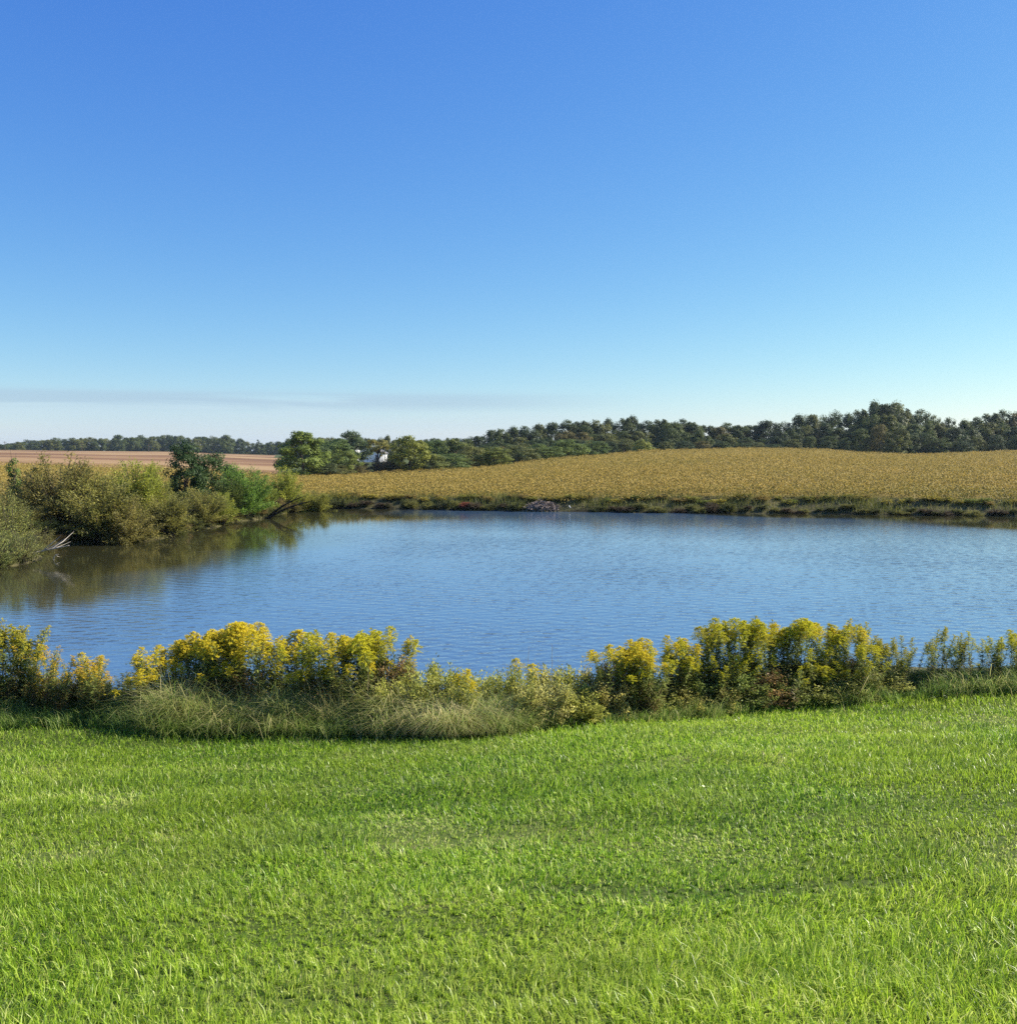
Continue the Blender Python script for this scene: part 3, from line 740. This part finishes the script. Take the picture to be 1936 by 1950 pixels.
# far wood beyond the ploughed field
FSK = [(-300, 835), (0, 842), (60, 838), (100, 835), (150, 834), (200, 832), (250, 830), (330, 830), (400, 828), (440, 832), (470, 838), (520, 842), (560, 836), (620, 832), (900, 834)]
px = -160
while px < 900:
    Y = 690 + random.uniform(-30, 40)
    if px > 540: Y = 420 + random.uniform(-30, 30)
    top = float(np.interp(px, [s[0] for s in FSK], [s[1] for s in FSK])) + random.uniform(-3, 5)
    z = 'behind the ploughed field' if px < 250 else 'past the corner of the ploughed field' if px < 540 else 'far behind the white house'
    plant('oak' if random.random() < .7 else 'round', random.randrange(5), px, Y, top, random.uniform(24, 40), random.choice(SHADES[:4])[0], 'distant_tree',
          'hazy dark tree in the distant wood ' + z, 'tree', 'trees of the distant wood', single=True, sink=2.)
    px += random.uniform(8, 15)
plant('narrow', 0, 492, 640, 833, 9, (.05, .06, .03), 'distant_tree', 'narrow spire shaped tree standing out of the distant wood', 'tree', 'trees of the distant wood', single=True, sink=1.)

# ------------------------------------------------------------------ near bank plants
def goldenrod_parts(seed, hgt, flower=.75, drop=.3, brown=.4, spray=.13):
    r = np.random.default_rng(seed)
    st, lf, fl = Geo(), Geo(), Geo()
    bend = r.normal(0, .10, 2)
    def axis(t): t = np.asarray(t)[..., None]; return np.concatenate([bend[0] * t ** 2, bend[1] * t ** 2, t * hgt], -1)
    st.tube(axis(np.linspace(-.02, 1, 8)), np.linspace(.0045, .0018, 8), 5, tint=.35)
    n = 150
    t_ = r.uniform(.04, .92, n); a = r.uniform(0, 6.28, n)
    d = unit(np.stack([np.cos(a), np.sin(a), r.normal(.2, .45, n)], -1)); sd_ = np.stack([-np.sin(a), np.cos(a), r.normal(0, .3, n)], -1)
    lf.leaves(axis(t_), d, unit(sd_), r.uniform(.06, .13, n) * np.interp(t_, [0, .5, .9], [1, 1.05, .6]), r.uniform(.013, .022, n),
              np.clip(np.interp(t_, [0, brown, .9], [.08, .4, .8]) + r.normal(0, .15, n), 0, 1))
    nb = 22
    for i in range(nb):                              # arching flower sprays
        t0 = 1 - drop * (i / nb) ** 1.1 - .01
        a = i * 2.4 + r.normal(0, .3)
        ln = .03 + spray * (i / nb) ** .8 * r.uniform(.6, 1.2)
        s_ = np.linspace(0, 1, 5)
        b0 = axis(t0)
        pts = b0 + np.stack([np.cos(a) * ln * s_, np.sin(a) * ln * s_, ln * (.75 * s_ - .55 * s_ ** 2)], -1)
        st.tube(pts, np.linspace(.0014, .0007, 5), 3, tint=.6, cap=False)
        if r.random() > flower + .15: continue
        m_ = int(58 * flower) + 8
        u = r.uniform(.15, 1, m_)[:, None]
        pos = b0 + np.concatenate([np.cos(a) * ln * u, np.sin(a) * ln * u, ln * (.75 * u - .55 * u ** 2) + .006], -1) + r.normal(0, .005, (m_, 3))
        dd = unit(r.normal(size=(m_, 3)) + np.array([0, 0, .8]))
        fl.leaves(pos, dd, perp(r, dd), r.uniform(.008, .016, m_), r.uniform(.005, .009, m_), np.clip(r.normal(.6, .25, m_), 0, 1))
    return st.mesh('goldenrod_stem', M['stem'], True), lf.mesh('goldenrod_leaves', M['gr_leaf']), fl.mesh('goldenrod_plume', M['gr_flower'])
GR = [goldenrod_parts(500 + s, 1.0, *q) for s, q in enumerate([(1.0, .20, .35, .14), (1., .17, .35, .16), (.95, .24, .4, .12), (.75, .30, .3, .08), (.5, .27, .5, .08), (.25, .22, .7, .07)])]
def goldenrod(px, back, top, var, col, label, lean=0.):
    x = (px - CX) / F * 14.0
    y = float(edge_y(x)) + (.55 if 290 < px < 800 else .15) + (back - .4) * .62
    x = (px - CX) / F * y
    zg = h1(x, y)
    hgt = Zat(top, y) - zg
    if hgt < .25: return
    root = bpy.data.objects.new('goldenrod', None); COL.objects.link(root)
    root.empty_display_size = .2
    for q in range(random.choice((2, 3))):
        st, lf, fl = GR[var if q == 0 else max(0, min(5, var + random.choice((-1, 0, 0, 1))))]
        so_ = link('stem', st, root); link('leaves', lf, so_)
        f_ = link('flower_plume', fl, so_); f_.color = (*col, 1)
        k_ = 1 if q == 0 else random.uniform(.86, 1.0)
        so_.location = (0, 0, 0) if q == 0 else (random.gauss(0, .07), random.gauss(0, .07), 0)
        s_ = min(1.25, max(.8, hgt)) * random.uniform(.9, 1.1)
        so_.scale = (s_, s_, hgt * k_); so_.rotation_euler = (random.gauss(0, .09), random.gauss(lean, .11), random.uniform(0, 6.28))
    root.location = (x, y, zg)
    tag(root, label, 'goldenrod', 'goldenrods along the near bank')
TOPS = [(-60, 1170), (25, 1172), (45, 1200), (80, 1232), (125, 1216), (170, 1238), (200, 1262), (225, 1275), (245, 1236), (280, 1232), (310, 1212), (350, 1205), (400, 1198), (455, 1180), (500, 1205), (560, 1202), (615, 1190), (650, 1200), (700, 1200), (770, 1190), (788, 1240)]
TOPR = [(1165, 1225), (1200, 1222), (1240, 1208), (1300, 1196), (1350, 1182), (1400, 1170), (1450, 1178), (1500, 1182), (1560, 1180), (1620, 1176), (1650, 1185), (1680, 1200), (1720, 1203), (1760, 1206), (1790, 1185), (1830, 1205), (1870, 1195), (1900, 1190), (1960, 1188), (2050, 1190)]
def tp(tab, px): return float(np.interp(px, [q[0] for q in tab], [q[1] for q in tab]))
BR, PL, DL = (1, 1, 1), (.85, .95, .8), (.7, .75, .9)
random.seed(21)
for i in range(16):
    px = random.uniform(-70, 60)
    goldenrod(px, random.uniform(1.0, 1.9), tp(TOPS, px) + random.uniform(0, 40), random.choice([3, 4, 4]), DL, 'pale fading goldenrod in the tall clump at the left frame edge')
for i in range(24):
    px = random.uniform(50, 205)
    goldenrod(px, random.uniform(.6, 1.7), tp(TOPS, px) + random.uniform(0, 60), random.choice([3, 4, 5, 5]), (1, .86, .9), 'straggly orange yellow goldenrod left of the gap in the bank plants')
goldenrod(174, 1.0, 1236, 0, BR, 'single yellow plume on a thin stem beside the gap')
for px in (226, 240, 252, 268): goldenrod(px, random.uniform(.9, 1.6), random.uniform(1262, 1290), 5, DL, 'leafy goldenrod without flowers at the edge of the gap')
for i in range(12):
    px = random.uniform(238, 305)
    goldenrod(px, random.uniform(.7, 1.4), tp(TOPS, px) + random.uniform(0, 60), random.choice([0, 1, 2]), BR, 'bright yellow goldenrod leaning at the left end of the dense clump')
for i in range(42):
    px = random.triangular(300, 520, 400)
    goldenrod(px, random.uniform(.7, 1.7), tp(TOPS, px) + abs(random.gauss(0, 22)), random.choice([0, 0, 1, 2]), BR, 'bright yellow goldenrod in the thick of the left clump', -.05)
for i in range(38):
    px = random.uniform(510, 785)
    goldenrod(px, random.uniform(.9, 1.8), tp(TOPS, px) + abs(random.gauss(0, 20)), random.choice([0, 1, 3, 3, 4]), PL if i % 3 else BR, 'yellow green goldenrod in the right half of the left clump')
for px, top in ((590, 1265), (625, 1268), (660, 1255), (560, 1275), (410, 1270), (430, 1260), (340, 1255), (690, 1310), (548, 1330), (865, 1272), (1010, 1254)):
    goldenrod(px, random.uniform(.45, .8), top, 0, BR, 'short goldenrod with a low yellow plume in front of its taller neighbours')
for i in range(20):
    px = random.uniform(1165, 1320)
    goldenrod(px, random.uniform(.5, 1.3), tp(TOPR, px) + abs(random.gauss(0, 26)) + (45 if px > 1230 and i % 2 else 0), random.choice([0, 1, 2]), BR, 'bright yellow goldenrod at the left end of the right clump', -.04)
for i in range(48):
    px = random.uniform(1290, 1665)
    goldenrod(px, random.uniform(.7, 2.1), tp(TOPR, px) + abs(random.gauss(0, 18)), random.choice([0, 1, 3, 3, 4]), random.choice([PL, PL, BR, DL]), 'olive yellow goldenrod in the dense middle of the right clump', .04)
for i in range(15):
    px = random.uniform(1650, 1755)
    goldenrod(px, random.uniform(.9, 1.7), tp(TOPR, px) + abs(random.gauss(0, 25)), random.choice([3, 3, 4]), DL, 'thin pale goldenrod at the open right end of the clump')
for i in range(9):
    px = random.uniform(1765, 1840)
    goldenrod(px, random.uniform(.9, 1.6), tp(TOPR, px) + abs(random.gauss(0, 30)), random.choice([4, 4, 5]), DL, 'sparse nearly leafless goldenrod with water showing behind')
for i in range(32):
    px = random.uniform(1840, 2200)
    goldenrod(px, random.uniform(.6, 1.7), tp(TOPR, px) + abs(random.gauss(0, 34)), random.choice([0, 3, 3, 4]), PL, 'yellow goldenrod in the clump cut off by the right frame edge')

for i in range(30):
    px = random.uniform(1200, 1670)
    goldenrod(px, random.uniform(.25, .7), random.uniform(1222, 1282), random.choice([3, 3, 4, 1]), PL, 'shorter olive yellow goldenrod filling the front of the right clump', .05)
def weed(px, back, top, w, col, label, var=None, group='leafy weeds on the near bank'):
    x = (px - CX) / F * 14.0; y = float(edge_y(x)) + back
    plant('herb', random.randrange(3) if var is None else var, px, y, top, w, col, 'bank_weed', label, 'weed', group)
TANG, TAN, RUST, DKOL, PALEG = (.27, .28, .065), (.31, .28, .095), (.19, .13, .055), (.17, .18, .05), (.25, .26, .085)
for px, bk, top, w in ((800, .9, 1250, 120), (850, .8, 1262, 110), (905, .9, 1276, 110), (950, 1.0, 1278, 90), (820, .5, 1290, 120), (880, .45, 1300, 110), (740, .6, 1290, 100)):
    weed(px, bk, top, w, TANG, 'yellow green fine leaved weed right of the left goldenrod clump')
for px, bk, top, w in ((990, .8, 1268, 110), (1035, .9, 1262, 110), (1085, .8, 1264, 120), (1130, .8, 1266, 110), (1010, .35, 1300, 110), (1060, .3, 1300, 110), (1110, .3, 1300, 120), (1160, .35, 1290, 110), (1210, .4, 1300, 100)):
    weed(px, bk, top, w, random.choice([TANG, (.33, .32, .11), TAN]), 'pale tan weed in the low gap between the two goldenrod clumps')
for px, bk, top, w in ((1175, .7, 1245, 100), (1230, .55, 1270, 110), (1280, .4, 1290, 120), (1340, .4, 1275, 130), (1400, .35, 1270, 130), (1460, .35, 1275, 130), (1520, .4, 1265, 130), (1580, .4, 1265, 130), (1640, .5, 1262, 110), (1330, .9, 1250, 120), (1420, .9, 1245, 130), (1510, .9, 1250, 130), (1600, .9, 1245, 120)):
    weed(px, bk, top, w, random.choice([DKOL, RUST, DKOL, (.18, .16, .055), (.15, .19, .05)]), 'dark brown leafy weed under the right goldenrod clump')
for px, bk, top, w in ((1240, .3, 1310, 100), (1310, .25, 1305, 110), (1375, .2, 1302, 110), (1440, .22, 1298, 110), (1505, .2, 1295, 110), (1570, .2, 1292, 110), (1635, .22, 1288, 100)):
    weed(px, bk, top, w, random.choice([(.20, .22, .06), (.24, .23, .07), (.17, .20, .055)]), 'low olive green weed at the lawn edge before the right goldenrod clump')
for px, bk, top, w in ((330, .8, 1290, 110), (400, .9, 1280, 120), (470, .9, 1270, 120), (540, .9, 1275, 120), (610, .9, 1270, 120), (680, .8, 1265, 120), (745, 1., 1240, 100)):
    weed(px, bk, top, w, random.choice([DKOL, (.12, .15, .04), DKOL, RUST]), 'dark leafy weed under the left goldenrod clump')
for px, bk, top, w in ((20, 1., 1290, 110), (70, .8, 1285, 100), (125, .9, 1280, 110), (165, .8, 1272, 90), (-40, 1., 1280, 120)):
    weed(px, bk, top, w, random.choice([TAN, GREYOL, PALEG]), 'greyish dry weed under the straggly goldenrods at far left')
for px, bk, top, w in ((1700, .5, 1272, 100), (1750, .7, 1290, 90), (1800, .6, 1282, 100), (1850, .6, 1275, 110), (1910, .6, 1270, 110), (1980, .6, 1270, 120), (2060, .6, 1268, 130), (2140, .6, 1262, 130), (2220, .6, 1258, 140), (2310, .6, 1255, 140), (1690, .9, 1262, 90)):
    weed(px, bk, top, w, random.choice([(.10, .14, .05), PALEG, (.075, .11, .035)]), 'grey green weed in the thin stretch at the right')
# bare dry stalks sticking out of the grass
random.seed(33)
for i, (px, bk, top, ln) in enumerate([(860, .4, 1268, .25), (695, .35, 1270, .02), (578, .5, 1300, -.05), (1052, .6, 1228, .0), (1004, .8, 1232, .02), (420, .5, 1290, -.2), (1320, .3, 1340, -.3), (1245, .3, 1330, .3), (470, .5, 1300, .15), (640, .4, 1320, .4), (300, .3, 1340, -.1), (785, .9, 1222, 0)]):
    x = (px - CX) / F * 13.5; y = float(edge_y(x)) + bk; x = (px - CX) / F * y; z = h1(x, y); hh = max(Zat(top, y) - z, .2)
    g = Geo(); s_ = np.linspace(0, 1, 7)
    g.tube(np.stack([ln * hh * s_ ** 1.5, .05 * s_, hh * s_], -1), np.linspace(.004, .0018, 7), 5, tint=.95)
    for k in range(6):
        u = .45 + .55 * k / 6; a = k * 2.4
        b0 = np.array([ln * hh * u ** 1.5, .05 * u, hh * u])
        g.tube([b0, b0 + np.array([math.cos(a) * .03, math.sin(a) * .03, .05])], [.0015, .0007], 3, tint=.9)
    tag(link('dry_stalk', g.mesh('dry_stalk', M['stem'], True), None, (x, y, z)), 'bare straw coloured stalk rising from the near bank ' + ('leaning over' if abs(ln) > .1 else 'nearly upright'), 'stalk', 'dry stalks on the near bank')

# ------------------------------------------------------------------ far bank weeds
random.seed(44)
px = 560
k = 0
while px < 2150:
    for rowi in (0, 2):
        p_ = px + random.uniform(-10, 10)
        if rowi == 0 and (1004 < p_ < 1064 or 1074 < p_ < 1104): continue             # the brush pile lies here
        wl = np.interp(p_, [q[0] for q in sorted(far)], [q[1] for q in sorted(far)])
        Yw = W0(p_, wl)[1]
        Y = Yw + (.12, 1.0, 1.5)[rowi] + random.uniform(-.2, .3)
        col = random.choice([(.07, .08, .028), (.09, .10, .03), (.14, .14, .04), (.07, .055, .035)] if rowi < 1 else [(.2, .2, .045), (.25, .22, .05), (.14, .17, .04), (.23, .18, .06), (.28, .25, .05)])
        top = wl - (random.uniform(6, 24 if p_ < 1450 else 13), 0, random.uniform(20, 33))[rowi]
        plant('herb', random.randrange(3), p_, Y, top, random.uniform(18, 44), col, 'bank_weed',
              ('dark weed hanging over the waterline of the far bank ' if rowi == 0 else 'olive weed on the slope of the far bank ' if rowi == 1 else 'yellowish weed where the far bank meets the crop ')
              + ('near the willows' if p_ < 760 else 'near the brush pile' if p_ < 1150 else 'below the field crest' if p_ < 1560 else 'towards the right frame edge'), 'weed', 'weeds along the far bank')
    px += random.uniform(17, 26)
plant('herb', 1, 886, W0(886, 972)[1] + .1, 955, 34, (.16, .05, .035), 'bank_weed', 'reddish weed at the waterline of the far bank', 'weed', 'weeds along the far bank')

# ------------------------------------------------------------------ brush pile, dead branch, leaning trunks, bird
rng = np.random.default_rng(70)
bx, by = W0(1032, 972)
by = next(v for v in np.arange(by - 5, by + 5, .05) if h1((1032 - CX) / F * v, v) > .03); bx = (1032 - CX) / F * by     # the actual waterline
g = Geo()
for i in range(300):
    a = rng.uniform(0, 6.28); rr = rng.random() ** .6; hx = 1.3 * rr * math.cos(a); hy = .6 * rr * math.sin(a)
    zz = .62 * (1 - rr ** 1.8) * rng.uniform(.5, 1)
    d = unit(np.array([rng.normal(), rng.normal() * .6, rng.normal() * .25 - .1 * rr])); l = rng.uniform(.25, .7)
    c = np.array([hx, hy, zz + .04])
    g.tube([c - d * l / 2, c + np.array([0, 0, .02]), c + d * l / 2], [.024, .02, .009], 4, tint=rng.random())
tag(link('brush_pile', g.mesh('brush_pile', ground_mat('weathered_sticks', [(.3, (.12, .095, .08)), (.7, (.32, .26, .22))], nscale=5), True), None, (bx, by + .3, .02)),
    'low mound of grey brown sticks at the edge of the far bank', 'brush pile')

def branch_geo(seed, L, r0, n=7, flatz=.25):
    r = np.random.default_rng(seed); g = Geo()
    s_ = np.linspace(0, 1, 8)
    main = np.stack([L * s_, .12 * L * np.sin(s_ * 3), flatz * L * (s_ ** .8)], -1)
    g.tube(main, np.linspace(r0, r0 * .25, 8), 6)
    for i in range(n):
        u = r.uniform(.2, .85); k_ = int(u * 7); b0 = main[k_]
        a = r.normal(0, .6); e = r.uniform(.1, .7); l = L * r.uniform(.25, .5)
        dv = np.array([math.cos(a) * math.cos(e), math.sin(a) * math.cos(e), math.sin(e)])
        g.tube([b0, b0 + dv * l * .5 + r.normal(0, .03, 3), b0 + dv * l + np.array([0, 0, .08])], [r0 * .5, r0 * .3, r0 * .1], 5)
    return g
dx, dy = W0(8, 1072)
g = branch_geo(80, 2.1, .05, 8, .25)
o = link('dead_branch', g.mesh('dead_branch', M['dead_wood'], True), None, (dx, dy, .03)); o.rotation_euler = (0, 0, R(12))
tag(o, 'bleached forked dead branch reaching out over the water at far left', 'branch')
g = Geo()
g.tube([(0, 0, -.05), (.03, 0, .1), (.1, 0, .18), (.19, .02, .19)], [.02, .018, .015, .008], 6)
g.tube([(.1, 0, .18), (.13, .02, .12), (.22, .02, .1)], [.012, .01, .005], 5)
bx, by = W0(102, 1066)
tag(link('driftwood', g.mesh('driftwood', M['dead_wood'], True), None, (bx, by, 0)), 'small curved pale stick poking out of the water past the branch', 'stick')
for (p0, p1, lab) in (((505, 984, 57.6), (575, 946, 57), 'upper dark bare trunk leaning over the water by the green bush'), ((505, 986, 57.4), (590, 955, 57), 'middle dark bare trunk leaning over the water by the green bush'), ((508, 988, 57.2), (560, 966, 57), 'lowest dark bare trunk leaning over the water by the green bush')):
    A, B = np.array(P(*p0)), np.array(P(*p1)); A[2] = -.1
    s_ = np.linspace(0, 1, 6)[:, None]
    pts = A * (1 - s_) + B * s_ + np.array([0, 0, .15]) * np.sin(s_ * 3.14)
    g = Geo(); g.tube(pts - A, np.linspace(.075, .02, 6), 6)
    for k in (2, 3, 4):
        g.tube([pts[k] - A, pts[k] - A + np.array([.25, .1, .3])], [.025, .008], 5)
    tag(link('leaning_trunk', g.mesh('leaning_trunk', M['dark_wood'], True), None, tuple(A)), lab, 'trunk', 'dead leaning trunks')
# white bird at the foot of the far bank
bx, by = W0(1089, 974)
m, t, o = mat_new('white_feather'); b = N(t, 'ShaderNodeBsdfPrincipled'); b.inputs['Base Color'].default_value = (.8, .79, .75, 1); t.links.new(b.outputs[0], o.inputs[0])
g = Geo()
g.tube([(-.17, 0, .14), (-.1, 0, .15), (0, 0, .17), (.1, 0, .2), (.15, 0, .24), (.17, 0, .3), (.19, 0, .34), (.23, 0, .345)], [.01, .04, .075, .06, .03, .022, .03, .012], 8)
bird = link('bird', g.mesh('bird', m, True), None, (bx, by + .05, .02)); bird.rotation_euler = (0, 0, R(200))
tag(bird, 'small white bird standing at the foot of the far bank', 'bird')
g = Geo()
for yv in (-.03, .03): g.tube([(.01, yv, -.04), (0, yv, .06), (0, yv, .13)], .006, 5)
link('legs', g.mesh('bird_legs', M['dark_wood'], True), bird)

# ------------------------------------------------------------------ buildings and poles
def flat_mat(name, c, rough=.6):
    m, t, o = mat_new(name)
    g = N(t, 'ShaderNodeNewGeometry'); nz = N(t, 'ShaderNodeTexNoise'); nz.inputs['Scale'].default_value = 1.5; nz.inputs['Detail'].default_value = 6
    t.links.new(g.outputs['Position'], nz.inputs['Vector'])
    col = cramp(t, nz.outputs[0], [(.3, tuple(v * .88 for v in c)), (.7, c)])
    b = N(t, 'ShaderNodeBsdfPrincipled'); b.inputs['Roughness'].default_value = rough; t.links.new(col, b.inputs['Base Color']); t.links.new(b.outputs[0], o.inputs[0])
    return m
WHITE, ROOF, PANE = flat_mat('white_siding', (.78, .78, .77)), flat_mat('grey_roof', (.10, .095, .095)), flat_mat('window_pane', (.03, .035, .045), .1)
def gable_house(name, px, Y, w, dp, eave, ridge, rz, label, wins):
    x = (px - CX) / F * Y
    root = bpy.data.objects.new(name, None); COL.objects.link(root)
    root.location = (x, Y, h1(x, Y) - .2); root.rotation_euler = (0, 0, R(rz))
    tag(root, label, 'house')
    g = Geo(); a = w / 2
    V = [(-a, 0, 0), (a, 0, 0), (a, 0, eave), (0, 0, ridge), (-a, 0, eave), (-a, dp, 0), (a, dp, 0), (a, dp, eave), (0, dp, ridge), (-a, dp, eave)]
    g.add(V, [(0, 1, 2, 4), (5, 9, 7, 6), (1, 6, 7, 2), (0, 4, 9, 5)], [(4, 2, 3), (9, 8, 7)])
    link('wall', g.mesh('house_wall', WHITE), root)
    g = Geo(); th = .18
    for s in (-1, 1):
        dx_, dz_ = s * (a + .4), -(ridge - eave) * (.4 / a)
        e = (dx_, eave + dz_ + .03)
        V = [(0, -.35, ridge + .03), (e[0], -.35, e[1]), (e[0], dp + .35, e[1]), (0, dp + .35, ridge + .03)]
        V += [(p[0], p[1], p[2] + th) for p in V]
        g.add(V, [(0, 3, 2, 1), (4, 5, 6, 7), (0, 1, 5, 4), (1, 2, 6, 5), (2, 3, 7, 6)])
    link('roof', g.mesh('house_roof', ROOF), root)
    for (wx_, wz, ww, wh, sidew) in wins:
        f = Geo()
        if sidew: f.box(a + .003, a + .06, wx_ - ww / 2 - .1, wx_ + ww / 2 + .1, wz - .1, wz + wh + .1)
        else: f.box(wx_ - ww / 2 - .1, wx_ + ww / 2 + .1, -.06, -.003, wz - .1, wz + wh + .1)
        fo = link('window', f.mesh('window_frame', WHITE), root)
        p = Geo()
        if sidew: p.box(a + .061, a + .08, wx_ - ww / 2, wx_ + ww / 2, wz, wz + wh)
        else: p.box(wx_ - ww / 2, wx_ + ww / 2, -.08, -.061, wz, wz + wh)
        link('pane', p.mesh('window_pane', PANE), fo)
    return root
HB = 290
hz_top, hz_eave = Zat(849, HB), Zat(863, HB)
zb = h1((703 - CX) / F * HB, HB) - .2
gable_house('house', 704, HB, 8.2, 5.0, hz_eave - zb, hz_top - zb, -5, 'white sided gabled house half hidden behind the flat topped tree',
            [(.6, hz_eave - zb - .3, .9, .9, 0), (-2, .9, .9, 1.4, 0), (2.2, .9, .9, 1.4, 0), (1.6, .9, .9, 1.4, 1), (5, .9, .9, 1.4, 1), (1.6, 3.0, .9, 1.2, 1)])
# boxy white shed rising left of it
SBY = 285
sx = (676 - CX) / F * SBY; szb = h1(sx, SBY) - .2
root = bpy.data.objects.new('shed', None); COL.objects.link(root); root.location = (sx, SBY, szb); root.rotation_euler = (0, 0, R(-35))
tag(root, 'tall boxy white building with a flat dark roof among the trees', 'building')
g = Geo(); zt = Zat(850, SBY) - szb; g.box(-1.0, 1.0, -.9, .9, 0, zt); link('wall', g.mesh('shed_wall', WHITE), root)
g = Geo(); g.box(-1.12, 1.12, -1.02, 1.02, zt + .003, zt + .16); link('roof', g.mesh('shed_roof', ROOF), root)
# pale silo among the field trees
sx = (880 - CX) / F * 260; szb = h1(sx, 260) - .2
g = Geo(); zt = Zat(837, 260) - szb; s_ = np.array([0, .3, .6, .9, .98, 1.0]) * zt
g.tube(np.stack([s_ * 0, s_ * 0, s_], -1), [.75, .75, .75, .75, .55, .1], 14)
tag(link('silo', g.mesh('silo', flat_mat('pale_concrete', (.5, .49, .45)), True), None, (sx, 260, szb)), 'pale slender silo top showing above the field edge trees', 'silo')
# utility poles along the ploughed field
for px, Y, top, lab in ((12, 560, 840, 'utility pole by the left frame edge against the distant wood'), (158, 560, 841, 'utility pole left of the two middle ones above the ploughed field'), (285, 560, 845, 'utility pole nearest the darkest shore tree')):
    x = (px - CX) / F * Y; zg = h1(x, Y); hh = Zat(top, Y) - zg
    root = bpy.data.objects.new('utility_pole', None); COL.objects.link(root); root.location = (x, Y, zg)
    tag(root, lab, 'utility pole', 'utility poles across the ploughed field')
    g = Geo(); g.tube([(0, 0, -.5), (0, 0, hh * .5), (0, 0, hh)], [.16, .14, .11], 8); link('post', g.mesh('pole_post', M['bark'], True), root)
    g = Geo(); g.box(-1.0, 1.0, -.17, -.05, hh - .75, hh - .6); link('crossarm', g.mesh('pole_crossarm', M['bark']), root)

# ------------------------------------------------------------------ thin autumn air that pales the far woods
g = Geo(); g.box(-2400, 2400, -40, 4400, -12, 24)
m = bpy.data.materials.new('haze'); m.use_nodes = True; t = m.node_tree; t.nodes.clear()
o = t.nodes.new('ShaderNodeOutputMaterial'); v = t.nodes.new('ShaderNodeVolumePrincipled')
v.inputs['Color'].default_value = (.72, .86, 1, 1); v.inputs['Density'].default_value = .0001; v.inputs['Anisotropy'].default_value = .3
t.links.new(v.outputs[0], o.inputs['Volume'])
tag(link('haze', g.mesh('haze', m)), 'thin blue haze hanging over the fields and far woods', 'haze', kind='stuff')
